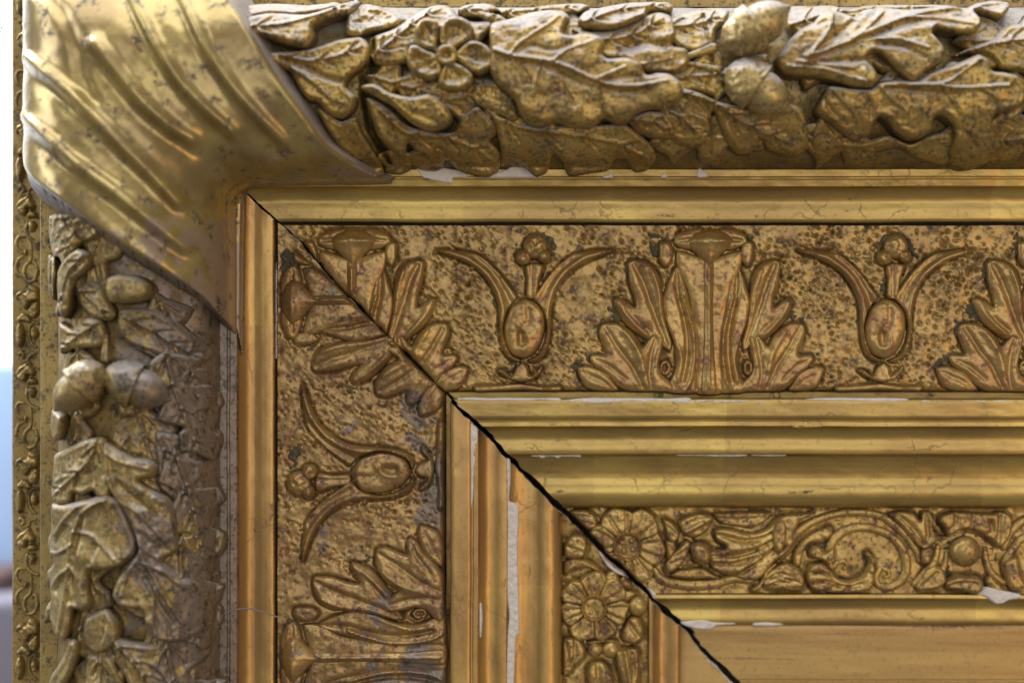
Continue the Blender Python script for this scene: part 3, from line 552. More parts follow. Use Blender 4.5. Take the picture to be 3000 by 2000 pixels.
leaf('c3', [(2110, 280), (2200, 190), (2320, 170), (2450, 220), (2600, 200), (2700, 300), (2650, 420), (2500, 500), (2380, 540), (2280, 500), (2150, 480), (2080, 400), (1950, 380), (1860, 390), (2000, 320)], [(1880, 385), (2100, 320), (2300, 290), (2600, 280)], lift=4, veins=5, ln=60)
leaf('c3', [(2300, 560), (2450, 540), (2600, 560), (2750, 640), (2850, 760), (2800, 900), (2650, 980), (2500, 960), (2400, 860), (2330, 740)], [(2320, 580), (2500, 680), (2750, 820)], lift=4, veins=4, ln=60)
leaf('c3', [(2150, 840), (2250, 760), (2360, 780), (2420, 900), (2380, 1000), (2260, 1040), (2180, 1000)], None, lift=-6, H=12)
# twin acorns
def acorn(parent, mat, cup, z, axis, r, nl, cl, seed=0, mcup=None):
    a = np.array(axis, float); a /= np.linalg.norm(a)
    lathe('acorn_cup', parent, mcup or mat, cup, z, a, [(-cl, 1), (-cl*.92, r*.40), (-cl*.66, r*.82), (-cl*.3, r*1.06), (-cl*.05, r*1.13), (cl*.06, r*1.14), (cl*.10, r*1.06), (cl*.06, r*.9)], bump=r*.09, bs=11, seed=seed, ref=z)
    nut = lathe('acorn_nut', parent, mat, cup, z, a, [(-3, r*.90), (nl*.2, r*.95), (nl*.45, r*.90), (nl*.68, r*.72), (nl*.85, r*.45), (nl*.95, r*.22), (nl*1.03, r*.10), (nl*1.07, .5)], bump=1.0, bs=30, seed=seed+1, ref=z)
    return nut
acorn(TOP['gb'], 'acorn', C('c3', [(575, 190)])[0], 300, (0.84, -0.50, .05), 62, 112, 94, 1)
acorn(TOP['gb'], 'acorn', C('c3', [(585, 570)])[0], 292, (0.82, 0.56, .02), 62, 114, 92, 4)
ridge('acorn_stem', TOP['gb'], 'garland', C('c3', [(60, 400), (160, 370), (250, 340), (340, 310)]), [7, 9, 12, 16], ref=260, base=lambda X, Y: gbase(X, Y)+18)
ridge('acorn_stem', TOP['gb'], 'garland', C('c3', [(130, 420), (240, 440), (360, 470)]), [6, 8, 12], ref=260, base=lambda X, Y: gbase(X, Y)+12)
# --- between the ribbon and the old break
leaf('c1', [(1430, 130), (1560, 90), (1760, 100), (1880, 60), (1990, 0), (2050, -30), (2060, 20), (2010, 90), (1900, 130), (1820, 180), (1825, 240), (1780, 300), (1680, 290), (1560, 250), (1470, 240)], [(1450, 190), (1650, 170), (1850, 110), (2020, 10)], lift=16, H=34, w=28, veins=2, ln=40)
leaf('c1', [(1400, 20), (1560, -10), (1760, 10), (1900, -20), (1960, 10), (1860, 70), (1700, 100), (1560, 90), (1440, 110)], None, lift=6, H=24)
leaf('c1', [(2010, 60), (2080, -10), (2170, 20), (2260, 70), (2330, 120), (2280, 170), (2160, 200), (2060, 230), (2000, 220), (1990, 140)], None, lift=4, H=22, noise=(9, 22))
leaf('c1', [(1560, 330), (1700, 320), (1820, 300), (1960, 250), (2080, 235), (2135, 290), (2130, 370), (2070, 430), (2020, 470), (2000, 520), (2060, 580), (2050, 640), (1980, 695), (1900, 675), (1840, 610), (1780, 590), (1730, 520), (1690, 440), (1600, 400)],
     [(1640, 350), (1800, 380), (1960, 350), (2080, 300)], lift=6, H=22, w=24, veins=3, ln=40, extra=cs('c1', [[(1700, 420), (1820, 500), (1920, 590), (2000, 620)]], 9, 7)+cs('c1', [[(1760, 400), (1880, 470), (1980, 500)]], -14, 9, .2))
leaf('c1', [(1840, 640), (1960, 710), (2050, 690), (2090, 780), (2150, 880), (2190, 960), (2120, 1000), (2000, 900), (1900, 780)], None, lift=2, H=14)
# old breaks across the garland
def crack(parent, pts, wid, ref, lift, swap=False, base=None):
    L = spline(conv(pts, ref), 5, False); n = len(L); s = np.arange(n)
    L = L+np.stack([2.2*vnoise(s, s*0, 2.2, 91), 2*vnoise(s, s*0, 2.2, 92)], 1)*1.6
    tn = np.gradient(L, axis=0); tn /= np.linalg.norm(tn, axis=1)[:, None]; nr = np.stack([-tn[:, 1], tn[:, 0]], 1)
    W = np.interp(np.linspace(0, 1, n), np.linspace(0, 1, len(wid)), wid)*(1+1.2*vnoise(s, s*0, 3, 93))
    b = base if base else gbase
    X = np.concatenate([L[:, 0]-nr[:, 0]*W, L[:, 0]+nr[:, 0]*W]); Y = np.concatenate([L[:, 1]-nr[:, 1]*W, L[:, 1]+nr[:, 1]*W])
    Z = b(X, Y)+lift; X = np.tile(X, 2); Y = np.tile(Y, 2); Z = np.concatenate([Z, Z-30]); m = 2*n
    F = []
    for i in range(n-1):
        F += [(i, i+1, n+i+1, n+i), (i, m+i, m+i+1, i+1), (n+i+1, m+n+i+1, m+n+i, n+i)]
    return link('crack', world(X, Y, Z), F, 'grime', parent, angle=0)
# --- left garland
LG = LEFT['gb']
def lleaf(crop, out, mid=None, **kw):
    kw.setdefault('ref', 200); return leaf(crop, out, mid, parent=LG, mat='garland_left', **kw)
lleaf('c4', [(275, 60), (380, 60), (540, 70), (660, 130), (720, 210), (640, 240), (560, 260), (500, 340), (430, 400), (380, 340), (310, 330), (280, 240)], [(420, 90), (540, 180), (440, 330)], lift=8, H=24, veins=3, ln=45, noise=(9, 22))
lleaf('c4', [(270, 320), (330, 350), (352, 450), (330, 560), (300, 620), (272, 560), (262, 440)], None, lift=8, H=22, w=18)
lleaf('c4', [(400, 430), (470, 350), (560, 300), (640, 330), (652, 400), (600, 460), (540, 500), (510, 580), (495, 680), (450, 742), (410, 715), (395, 620), (390, 520)], [(600, 350), (500, 440), (450, 560), (440, 690)], lift=16, H=24, w=18, veins=2, ln=25)
lleaf('c4', [(350, 690), (380, 640), (410, 660), (400, 720), (370, 730)], None, lift=10, H=16, w=10)
lleaf('c4', [(520, 560), (620, 500), (700, 540), (760, 640), (800, 720), (760, 760), (660, 750), (590, 700), (540, 640)], [(560, 560), (660, 640), (750, 730)], lift=5, H=18, veins=2, ln=30)
lleaf('c4', [(385, 770), (450, 790), (520, 810), (600, 745), (700, 760), (740, 850), (700, 930), (600, 935), (500, 945), (400, 975), (378, 870)], [(680, 780), (560, 850), (420, 940)], lift=6, H=20, veins=3, ln=35)
lleaf('c4', [(765, 490), (850, 465), (960, 480), (1035, 530), (1040, 590), (990, 635), (880, 652), (790, 642), (752, 570)], None, lift=18, H=40, w=40, noise=(2, 30))
lleaf('c4', [(820, 700), (940, 680), (1060, 690), (1180, 770), (1310, 890), (1380, 970), (1330, 1035), (1240, 1060), (1150, 1010), (1090, 1000), (1000, 960), (880, 910), (820, 820)], [(870, 740), (1050, 830), (1200, 930), (1340, 1010)], lift=4, H=18, w=26, veins=4, ln=45)
lleaf('c4', [(1110, 1120), (1200, 1130), (1240, 1200), (1255, 1300), (1240, 1370), (1170, 1410), (1080, 1400), (1060, 1350), (1110, 1250)], None, lift=4, H=26, w=30)
lleaf('c4', [(1230, 1060), (1330, 1080), (1380, 1200), (1400, 1350), (1380, 1480), (1310, 1545), (1250, 1500), (1240, 1400), (1260, 1280), (1230, 1160)], [(1270, 1090), (1310, 1250), (1320, 1480)], lift=2, H=14, w=22, veins=3, ln=30)
lleaf('c4', [(345, 1340), (400, 1350), (450, 1380), (455, 1440), (430, 1510), (390, 1545), (350, 1530), (330, 1450)], None, lift=18, H=34, w=24, noise=(2, 24))
lleaf('c5', [(315, 180), (420, 130), (560, 70), (680, 60), (730, 200), (730, 400), (650, 430), (610, 380), (540, 412), (480, 400), (455, 460), (370, 475), (300, 460), (268, 410), (288, 330), (308, 260)], [(640, 60), (600, 180), (500, 280), (320, 420)], lift=10, H=22, w=24, veins=3, ln=45,
      extra=cs('c5', [[(470, 380), (500, 280), (540, 200)], [(350, 330), (430, 290), (500, 250)]], 8, 7))
lleaf('c5', [(980, 20), (1100, 40), (1170, 90), (1250, 250), (1262, 380), (1255, 520), (1275, 700), (1285, 850), (1270, 960), (1180, 900), (1120, 760), (1110, 480), (1000, 370), (985, 200)], [(1010, 60), (1100, 280), (1180, 520), (1240, 800)], lift=4, H=18, w=24, veins=5, ln=40)
lleaf('c5', [(560, 1140), (690, 1090), (770, 1180), (765, 1280), (700, 1345), (620, 1362), (550, 1310), (538, 1220)], None, lift=4, H=30, w=32, extra=cs('c5', [[(680, 1000), (680, 1200), (660, 1280)]], -8, 6))
lleaf('c5', [(720, 1260), (860, 1290), (1000, 1300), (1120, 1310), (1200, 1360), (1230, 1480), (1210, 1600), (1000, 1700), (860, 1650), (800, 1500), (740, 1400)], [(760, 1290), (900, 1450), (1020, 1650)], lift=3, H=22, veins=4, ln=55)
lleaf('c5', [(450, 1290), (500, 1280), (520, 1340), (480, 1450), (420, 1560), (340, 1640), (250, 1680), (270, 1560), (350, 1470), (420, 1370)], None, lift=12, H=24, w=20)
lleaf('c5', [(560, 1380), (700, 1380), (780, 1500), (820, 1650), (700, 1720), (560, 1700), (540, 1520)], [(640, 1390), (660, 1700)], lift=2, H=16, veins=3, ln=40)
lleaf('c5', [(300, 480), (400, 470), (520, 440), (600, 420), (700, 400), (790, 440), (850, 560), (890, 680), (870, 760), (790, 830), (700, 850), (600, 860), (590, 960), (605, 1060), (560, 1105), (480, 1095), (465, 1200), (420, 1292), (345, 1275), (300, 1210), (235, 1225), (245, 1130), (290, 1050), (248, 980), (255, 900), (330, 820), (262, 770), (258, 700), (292, 620)],
      None, lift=14, H=24, w=26, noise=(3, 40),
      extra=cs('c5', [[(700, 420), (560, 500), (490, 640), (460, 800), (430, 1000), (380, 1240)]], 12, 7, .3)+cs('c5', [[(520, 470), (420, 560), (350, 650)], [(480, 700), (380, 760), (290, 770)], [(450, 850), (380, 900), (310, 980)], [(470, 830), (520, 900), (560, 1060)], [(500, 620), (620, 640), (760, 780)], [(700, 440), (760, 600), (800, 760)]], 9, 6, .4)
      + cs('c5', [[(540, 540), (520, 680), (500, 760)], [(440, 600), (360, 700)], [(420, 900), (360, 1000)], [(640, 700), (600, 800)], [(480, 900), (500, 1050)]], -10, 9, .3)+cs('c5', [[(540, 760), (640, 790), (780, 790)]], 14, 20, .2))
lleaf('c5', [(690, 90), (770, 120), (860, 170), (960, 185), (1005, 230), (985, 290), (900, 310), (960, 360), (1060, 420), (1100, 500), (1115, 620), (1125, 730), (1060, 770), (1040, 800), (1120, 890), (1200, 930), (1260, 1010), (1290, 1120), (1285, 1220), (1220, 1262), (1120, 1292), (1020, 1280), (945, 1210), (915, 1090), (850, 1080), (780, 1060), (740, 1000), (770, 900), (850, 800), (895, 720), (860, 600), (800, 470), (730, 380), (695, 280)],
      None, lift=16, H=24, w=26, noise=(4, 30),
      extra=cs('c5', [[(700, 110), (720, 280), (800, 450), (870, 640), (960, 830), (1050, 1000), (1150, 1180)]], 12, 7, .3)+cs('c5', [[(720, 150), (800, 200), (960, 240)], [(790, 430), (900, 500), (1060, 680)], [(870, 650), (960, 740), (1040, 790)], [(930, 800), (1080, 880), (1160, 960)], [(880, 740), (840, 860), (800, 1000)], [(1000, 960), (980, 1120), (1000, 1230)]], 8, 6, .4)
      + cs('c5', [[(780, 330), (880, 420), (1000, 520)], [(900, 620), (980, 690), (1060, 730)], [(940, 900), (1020, 1060), (1090, 1180)]], -9, 9, .3))
acorn(LG, 'garland_left', C('d8', [(745, 620)])[0], 296, (-0.70, 0.68, .0), 54, 98, 82, 11)
acorn(LG, 'garland_left', C('d8', [(1400, 620)])[0], 288, (0.92, 0.38, -.05), 57, 104, 92, 14)
ridge('acorn_stem', LG, 'garland_left', C('d8', [(1060, 0), (1060, 150), (1050, 350)]), [8, 10, 14], ref=260, base=lambda X, Y: gbase(X, Y)+18)
# ================================================================ frieze ornaments
def fz(name, out, off=0, sc=1.0, cx=1295, H=20, w=14, strokes=(), rail=0, clip=False, **kw):
    """frieze ornament traced in crop c7; sc<0 mirrors it about the motif's centre line"""
    f = lambda pts: [(1500+.4464*(cx+(x-cx)*sc)+off, 600+.4464*y) for x, y in pts]
    st = [(f(s[0]),)+tuple(s[1:]) for s in strokes]
    par = TOP['fz'] if rail == 0 else LEFT['fz']
    return relief(name, par, 'orn' if rail == 0 else 'frieze_left', f(out), ref=10, base=0.0, H=H*.85, w=w*1.25, strokes=[(q[0], q[1]*1.5, q[2]*.75)+tuple(q[3:]) for q in st], swap=bool(rail), clip=clip, sink=16, flare=4, moat=True, res=min(3.3, kw.pop('res', 3.3)), noise=kw.pop('noise', (2.2, 26)), **kw)
def palmette(off, rail=0, clip=False, half=(1, -1), deep=1.0):
    A = dict(off=off, rail=rail, clip=clip)
    for s in half:
        sc = 1.0 if s > 0 else -0.875
        # inner frond
        fz('acanthus_frond', [(1085, 405), (1120, 480), (1150, 560), (1180, 690), (1225, 820), (1232, 1000), (1225, 1225), (1010, 1225), (1050, 1130), (1080, 1030), (1060, 900), (1020, 800), (990, 700), (985, 620), (1010, 540), (1040, 470)], sc=sc, H=16, w=15,
           strokes=[([(1110, 600), (1150, 700), (1190, 850), (1197, 1000), (1170, 1150), (1130, 1225)], 7, 5, 0), ([(1085, 430), (1090, 560), (1120, 700), (1150, 850), (1150, 1000), (1120, 1150)], -9, 8, .2), ([(1205, 700), (1215, 900), (1215, 1200)], -6, 6, 0), ([(1010, 760), (1070, 900), (1110, 1010), (1090, 1150)], 6, 7, .2)], **A)
        # tall leaf with side lobe
        fz('acanthus_leaf', [(762, 382), (800, 362), (880, 374), (940, 418), (978, 500), (995, 600), (1000, 700), (1020, 800), (1050, 900), (1040, 960), (985, 930), (930, 880), (880, 885), (800, 835), (730, 770), (685, 690), (668, 625), (705, 612), (760, 638), (806, 668), (800, 600), (768, 500)], sc=sc, H=22, w=20,
           strokes=[([(800, 390), (860, 500), (910, 640), (970, 800), (1020, 920)], -8, 9, .2), ([(690, 630), (780, 730), (900, 830)], -6, 7, .3), ([(920, 430), (965, 560), (985, 700)], 7, 8, .2), ([(700, 640), (790, 760), (870, 850)], 8, 9, .3)], **A)
        # lower leaf with three lobes
        fz('acanthus_leaf', [(590, 785), (680, 775), (760, 808), (820, 860), (855, 925), (885, 890), (930, 845), (975, 830), (1003, 880), (990, 960), (970, 1040), (990, 1110), (1060, 1180), (1050, 1225), (900, 1225), (760, 1222), (690, 1190), (650, 1150), (600, 1105), (540, 1060), (510, 1010), (530, 985), (600, 985), (620, 975), (590, 900), (570, 840)], sc=sc, H=24, w=20,
           strokes=[([(610, 800), (700, 940), (790, 1060), (860, 1200)], -6, 7, .1), ([(960, 850), (920, 960), (900, 1100), (920, 1200)], -6, 8, .1), ([(980, 880), (975, 980), (950, 1050)], 7, 7, .2), ([(540, 1010), (640, 1060), (740, 1140)], -5, 7, .2), ([(740, 830), (820, 950), (860, 1080)], 6, 10, .2)], **A)
        fz('acanthus_leaf', [(432, 1072), (500, 1058), (580, 1078), (640, 1110), (672, 1160), (700, 1215), (620, 1222), (550, 1218), (480, 1195), (445, 1130)], sc=sc, H=22, w=20, strokes=[([(450, 1090), (560, 1140), (660, 1200)], -4, 8, .2)], **A)
        fz('small_leaf', [(968, 255), (1005, 236), (1042, 250), (1062, 320), (1040, 380), (1003, 405), (970, 360)], sc=sc, H=14, w=12, **A)
        # eyelet at the foot
        if not clip or s < 0:
            fz('eyelet', [(975, 1040), (1010, 1020), (1040, 1050), (1035, 1100), (1000, 1120), (970, 1090)], sc=sc, H=12, w=8, lift=8, hf=lambda d, X, Y: -20*np.clip((d-6)/8, 0, 1), res=3, **A)
    fz('stem', [(1255, 380), (1300, 375), (1330, 400), (1325, 700), (1335, 1000), (1345, 1228), (1240, 1228), (1248, 1000), (1255, 700)], sc=1, H=24, w=13, strokes=[([(1290, 420), (1290, 1200)], 4, 4, 0)], **A)
    fz('palmette_ground', [(1085, 300), (1290, 350), (1510, 300), (1500, 430), (1440, 560), (1400, 800), (1380, 1000), (1390, 1228), (1200, 1228), (1205, 1000), (1190, 800), (1150, 560), (1090, 430)], sc=1, H=14, w=22, lift=0, **A)
    for sd in ([(1060, 250), (1085, 190), (1170, 158), (1250, 160), (1230, 240), (1190, 290), (1120, 285)], [(1545, 250), (1530, 195), (1450, 160), (1370, 160), (1380, 240), (1410, 295), (1480, 285)]):
        fz('bud_sepal', sd, sc=1, H=18, w=26, lift=1, strokes=[([(sd[0][0]+(1300-sd[0][0])*.15, 235), (sd[0][0]+(1300-sd[0][0])*.6, 225)], -5, 6, .2)], **A)
    fz('bud', [(1150, 240), (1185, 185), (1290, 158), (1405, 178), (1455, 225), (1440, 270), (1390, 312), (1340, 362), (1299, 414), (1255, 370), (1205, 318), (1165, 280)], sc=1, H=40, w=52, lift=2, strokes=[([(1200, 235), (1300, 222), (1400, 240)], 6, 13, 0)], **A)
palmette(0); palmette(1052); palmette(1052*1.0+1052); palmette(-1045, clip=True)
palmette(0, rail=1); palmette(-1045, rail=1, clip=True)
def tulip(off, rail=0):
    f = lambda pts: [(2200+.4464*x+off, 600+.4464*y) for x, y in pts]
    par = TOP['fz'] if rail == 0 else LEFT['fz']; mat = 'orn' if rail == 0 else 'frieze_left'; sw = bool(rail)
    K = dict(ref=10, base=0.0, swap=sw, sink=16, res=4, noise=(2, 24), flare=4, moat=True)
    mir = lambda pts: [(1775-x, y) for x, y in pts]
    for m in (lambda p: p, mir):
        relief('tulip_petal', par, mat, f(m([(300, 298), (420, 296), (560, 318), (640, 368), (720, 448), (790, 540), (836, 610), (800, 650), (770, 700), (745, 800), (760, 900), (800, 985), (870, 1022), (820, 1030), (760, 985), (728, 900), (718, 800), (712, 690), (690, 590), (640, 500), (560, 415), (440, 352)])), H=12, w=9, lift=3,
               strokes=[(f(m([(340, 308), (500, 350), (630, 440), (710, 560), (742, 700), (740, 850), (790, 980), (860, 1015)])), 9, 6, -.3), (f(m([(560, 345), (680, 450), (760, 580), (790, 640)])), -7, 7, 0)], **K)
    relief('tulip_body', par, mat, f([(785, 690), (830, 642), (890, 618), (960, 645), (1010, 710), (1018, 800), (995, 900), (945, 975), (880, 1008), (800, 980), (756, 900), (748, 800)]), H=18, w=36, lift=5,
           strokes=[(f([(800, 690), (850, 660), (930, 660), (1000, 700)]), 6, 6, 0), (f([(900, 650), (910, 760), (860, 820), (850, 900)]), -5, 6, 0), (f([(868, 850), (872, 880), (870, 905)]), -12, 8, 0), (f([(845, 790), (900, 850), (905, 920), (870, 945)]), 5, 5, 0)], **K)
    relief('stamen', par, mat, f([(895, 600), (900, 500), (890, 400), (960, 380), (1010, 400), (985, 500), (965, 600), (930, 620)]), H=16, w=12, strokes=[(f([(930, 400), (930, 600)]), -6, 5, 0)], **K)
    for (cx_, cy_, r) in ((955, 275, 82), (880, 345, 52), (1010, 335, 48)):
        a = np.linspace(0, 6.283, 12, endpoint=False)
        relief('stamen_head', par, mat, f([(cx_+r*math.cos(t), cy_+r*math.sin(t)) for t in a]), H=22 if r > 60 else 28, w=r*.42, lift=3, hf=None, **{**K, 'noise': (6, 14)})
    relief('tulip_foot', par, mat, f([(800, 1125), (835, 1060), (870, 1035), (905, 1060), (925, 1120), (980, 1075), (1000, 1065), (985, 1110), (930, 1150), (860, 1165), (800, 1150), (730, 1110), (705, 1085), (750, 1085)]), H=18, w=10, **K)
    relief('tulip_foot', par, mat, f([(560, 1195), (700, 1185), (860, 1170), (1000, 1195), (1120, 1190), (1110, 1222), (860, 1215), (580, 1225)]), H=12, w=10, **K)
tulip(0); tulip(-1058); tulip(1052); tulip(-1058, 1); tulip(0, 1)
# ================================================================ inner scroll band
def sb(name, crop, out, H=26, w=16, strokes=(), rail=0, mat='scroll', lift=3, **kw):
    par = TOP['sc'] if rail == 0 else LEFT['sc']
    if crop == 'd2': kw['clip'] = True if rail == 0 else 'L'
    return relief(name, par, mat, C(crop, out), ref=-115, base=-126.0, H=H*1.25, w=w*.85, lift=lift, strokes=[(C(crop, s[0]), s[1]*1.4)+tuple(s[2:]) for s in strokes], sink=16, flare=3, moat=True, res=kw.pop('res', 3.6), noise=kw.pop('noise', (1.8, 20)), **kw)
def sr(name, crop, pts, wid, rail=0, hr=0.95, lift=2):
    par = TOP['sc'] if rail == 0 else LEFT['sc']; s = CROP[crop][2]
    return ridge(name, par, 'scroll', C(crop, pts), [a*s*1.0 for a in wid], ref=-115, base=-126.0+lift, hr=hr)
def rosette(crop, cx, cy, r, n, rail, a0=0.0, clip=False, seeds=4, skip=()):
    s = CROP[crop][2]
    for k in range(n):
        if k in skip: continue
        a = a0+2*math.pi*k/n; da = math.pi/n*1.10
        P = []
        for u, rr in ((-.95, .36), (-1.02, .66), (-.98, .88), (-.55, 1.02), (0, 1.05), (.55, 1.02), (.98, .88), (1.02, .66), (.95, .36), (0, .32)):
            rj = rr*(1+random.uniform(-.07, .05)); P.append((cx+r*rj*math.cos(a+u*da), cy+r*rj*math.sin(a+u*da)))
        st = [([(cx+r*.4*math.cos(a+u*da), cy+r*.4*math.sin(a+u*da)), (cx+r*.95*math.cos(a+u*da), cy+r*.95*math.sin(a+u*da))], -3.5-3*random.random(), 3.4, .5) for u in (-.5+.2*random.random(), .3+.3*random.random())]
        sb('rosette_petal', crop, P, H=24, w=11, strokes=st, rail=rail, lift=4)
    ring = [(cx+r*.40*math.cos(t), cy+r*.40*math.sin(t)) for t in np.linspace(0, 6.283, 14, endpoint=False)]
    sb('rosette_centre', crop, ring, H=34, w=7, rail=rail, lift=8, hf=lambda d, X, Y: -24*np.clip((d-6)/6, 0, 1))
    for k in range(seeds):
        a = .6+6.283*k/seeds; x, y = C(crop, [(cx+r*.17*math.cos(a), cy+r*.17*math.sin(a))])[0]
        lathe('rosette_seed', TOP['sc'] if rail == 0 else LEFT['sc'], 'scroll', (x, y), -114, (0, 0, 1), [(0, r*s*.13), (r*s*.10, r*s*.12), (r*s*.16, r*s*.05), (r*s*.17, .3)], seg=14, ref=-115)
rosette('d2', 750, 515, 290, 6, 0, 0.15, skip=())
rosette('d2', 495, 985, 265, 7, 1, 0.2)
# top rail
sb('leaf', 'd2', [(265, 300), (340, 240), (450, 240), (520, 300), (520, 380), (450, 400), (400, 420), (330, 360)], strokes=[([(300, 300), (400, 330), (500, 350)], -5, 4), ([(330, 270), (430, 290), (510, 310)], -5, 4)])
sb('leaf', 'd2', [(1140, 340), (1200, 290), (1300, 260), (1400, 280), (1410, 330), (1350, 420), (1260, 460), (1180, 430)], strokes=[([(1160, 420), (1280, 360), (1400, 290)], 8, 5, .2), ([(1200, 350), (1300, 300)], -5, 6)])
sb('leaf', 'd2', [(1020, 310), (1100, 340), (1150, 400), (1150, 460), (1100, 500), (1050, 460), (1040, 380)], strokes=[([(1040, 340), (1120, 430)], -6, 4)])
sb('husk', 'd2', [(1040, 640), (1110, 560), (1200, 470), (1240, 500), (1220, 580), (1180, 650), (1100, 720), (1040, 720)], strokes=[([(1100, 600), (1200, 540)], -6, 4), ([(1080, 650), (1180, 610)], -6, 4)])
sb('husk_bud', 'd2', [(1225, 520), (1290, 480), (1370, 510), (1400, 570), (1380, 650), (1320, 670), (1250, 620)], H=36, w=26, lift=6)
sb('acanthus_scroll', 'd2', [(1410, 400), (1480, 375), (1560, 385), (1640, 410), (1730, 410), (1830, 370), (1880, 310), (1960, 270), (2090, 260), (2180, 255), (2080, 330), (2030, 420), (2030, 500), (1960, 590), (1880, 640), (1800, 740), (1740, 780), (1640, 780), (1570, 750), (1470, 730), (1400, 690), (1370, 620), (1380, 560), (1480, 540), (1500, 520), (1440, 480)], H=28, w=18,
   strokes=[([(1420, 420), (1600, 470), (1750, 460), (1900, 400)], -9, 5, .2), ([(1390, 590), (1560, 590), (1740, 540), (1900, 450)], -9, 5, .2), ([(1400, 650), (1560, 650), (1740, 600), (1900, 520)], -9, 5, .2), ([(1580, 740), (1680, 680), (1800, 600), (1940, 520)], -10, 6, .2), ([(1440, 530), (1600, 530), (1740, 500)], 8, 7, .2), ([(1600, 700), (1700, 640), (1840, 550)], 8, 7, .2)])
sb('husk_collar', 'd2', [(1850, 400), (1880, 320), (1940, 310), (1970, 360), (1960, 470), (1930, 550), (1880, 560), (1850, 490)], H=34, w=16, lift=14)
sr('scroll_stem', 'd2', [(880, 760), (900, 710), (960, 700), (1000, 760), (1080, 800), (1240, 820), (1420, 810), (1560, 770), (1700, 790), (1900, 830), (2050, 850)], [18, 30, 42, 46, 46, 44, 40, 30, 22, 18, 10])
sb('leaf_fan', 'd2', [(1820, 760), (1880, 670), (1960, 640), (2060, 680), (2110, 760), (2100, 840), (2000, 860), (1880, 830)], strokes=[([(2080, 830), (1960, 740), (1880, 700)], -7, 4), ([(2080, 840), (1950, 800), (1850, 770)], -7, 4)])
for dx in (0,):
    sr('scroll_stem', 'd3', [(200, 620), (290, 530), (330, 440), (430, 360), (560, 300), (720, 265), (880, 265), (1020, 300), (1140, 390), (1220, 480), (1280, 580), (1290, 660)], [44, 46, 40, 36, 34, 34, 34, 34, 36, 34, 30, 18])
    sr('scroll', 'd3', [(700, 700), (740, 680), (720, 640), (660, 650), (625, 690), (600, 640), (600, 560), (640, 470), (720, 405), (830, 378), (950, 390), (1070, 440), (1150, 520), (1190, 620), (1190, 720), (1140, 800), (1060, 840), (980, 820), (960, 760), (990, 700), (1050, 705), (1060, 750), (1020, 770)], [12, 20, 24, 28, 36, 40, 40, 40, 38, 36, 36, 36, 38, 40, 42, 40, 36, 34, 32, 28, 24, 20, 12])
    sb('leaf_fan', 'd3', [(430, 700), (460, 650), (540, 640), (600, 690), (660, 760), (760, 780), (860, 730), (900, 640), (870, 580), (900, 560), (945, 620), (950, 720), (930, 830), (860, 870), (720, 880), (560, 870), (470, 850), (420, 780)], H=30, w=16,
       strokes=[([(440, 720), (560, 720), (640, 780)], -8, 4, .2), ([(450, 800), (560, 780), (660, 810)], -8, 4, .2), ([(560, 860), (640, 820), (740, 820)], -8, 4, .2), ([(690, 870), (740, 830), (830, 800)], -8, 4, .2), ([(940, 740), (880, 720)], -8, 5), ([(930, 660), (890, 650)], -8, 5)])
    sb('curl', 'd3', [(440, 560), (470, 515), (530, 520), (560, 560), (620, 520), (640, 600), (580, 640), (500, 620), (450, 600)], H=30, w=14)
    sb('leaf_fan', 'd3', [(80, 760), (150, 690), (260, 640), (360, 680), (410, 760), (400, 830), (300, 850), (160, 850), (90, 830)], H=26, w=16, strokes=[([(100, 780), (220, 730), (330, 720)], -8, 4), ([(110, 830), (240, 780), (380, 780)], -8, 4)])
    sb('acanthus_leaf', 'd3', [(1050, 270), (1150, 245), (1240, 260), (1290, 320), (1310, 255), (1360, 250), (1400, 310), (1390, 380), (1440, 440), (1500, 450), (1470, 380), (1430, 330), (1450, 280), (1540, 250), (1640, 250), (1740, 260), (1840, 260), (1930, 250), (1990, 290), (2000, 380), (1960, 480), (1900, 530), (1820, 470), (1760, 430), (1680, 400), (1600, 400), (1520, 440), (1430, 480), (1330, 540), (1250, 500), (1170, 400), (1110, 330)], H=26, w=16,
       strokes=[([(1120, 280), (1240, 390), (1320, 510)], -8, 5, .2), ([(1330, 280), (1350, 420), (1330, 500)], -9, 5, .2), ([(1560, 270), (1560, 350), (1500, 400)], -8, 5), ([(1700, 260), (1690, 330), (1680, 380)], -8, 5), ([(1820, 330), (1840, 400), (1800, 420)], -9, 5), ([(1900, 280), (1890, 380), (1880, 480)], -8, 5)])
    lathe('ball', TOP['sc'], 'scroll', C('d3', [(1640, 560)])[0], -112, (0.1, 0.1, 1), [(-12, 46), (6, 46), (20, 40), (30, 28), (34, 16), (36, .5)], bump=1.2, ref=-112)
    sr('husk_strap', 'd3', [(1440, 500), (1420, 600), (1370, 700), (1280, 790), (1230, 830)], [22, 34, 40, 36, 20])
    sr('husk_strap', 'd3', [(1500, 560), (1490, 660), (1440, 760), (1390, 830)], [14, 26, 30, 18])
    sr('husk_strap', 'd3', [(1800, 520), (1800, 620), (1840, 720), (1920, 790), (1980, 800)], [20, 30, 34, 36, 24])
    sb('husk_foot', 'd3', [(1480, 790), (1560, 740), (1660, 740), (1740, 750), (1775, 800), (1760, 860), (1700, 890), (1600, 860), (1500, 840)], H=34, w=18, strokes=[([(1520, 810), (1620, 790), (1700, 800)], -8, 5)])
    sb('leaf_tip', 'd3', [(1300, 560), (1360, 520), (1400, 560), (1370, 640), (1310, 660)], H=20)
    # next scroll begins
    sr('scroll', 'd3', [(1930, 560), (1980, 430), (2080, 330), (2220, 290), (2380, 320), (2480, 420), (2510, 560), (2460, 700), (2340, 780), (2200, 770)], [30, 38, 40, 40, 40, 40, 40, 38, 34, 20])
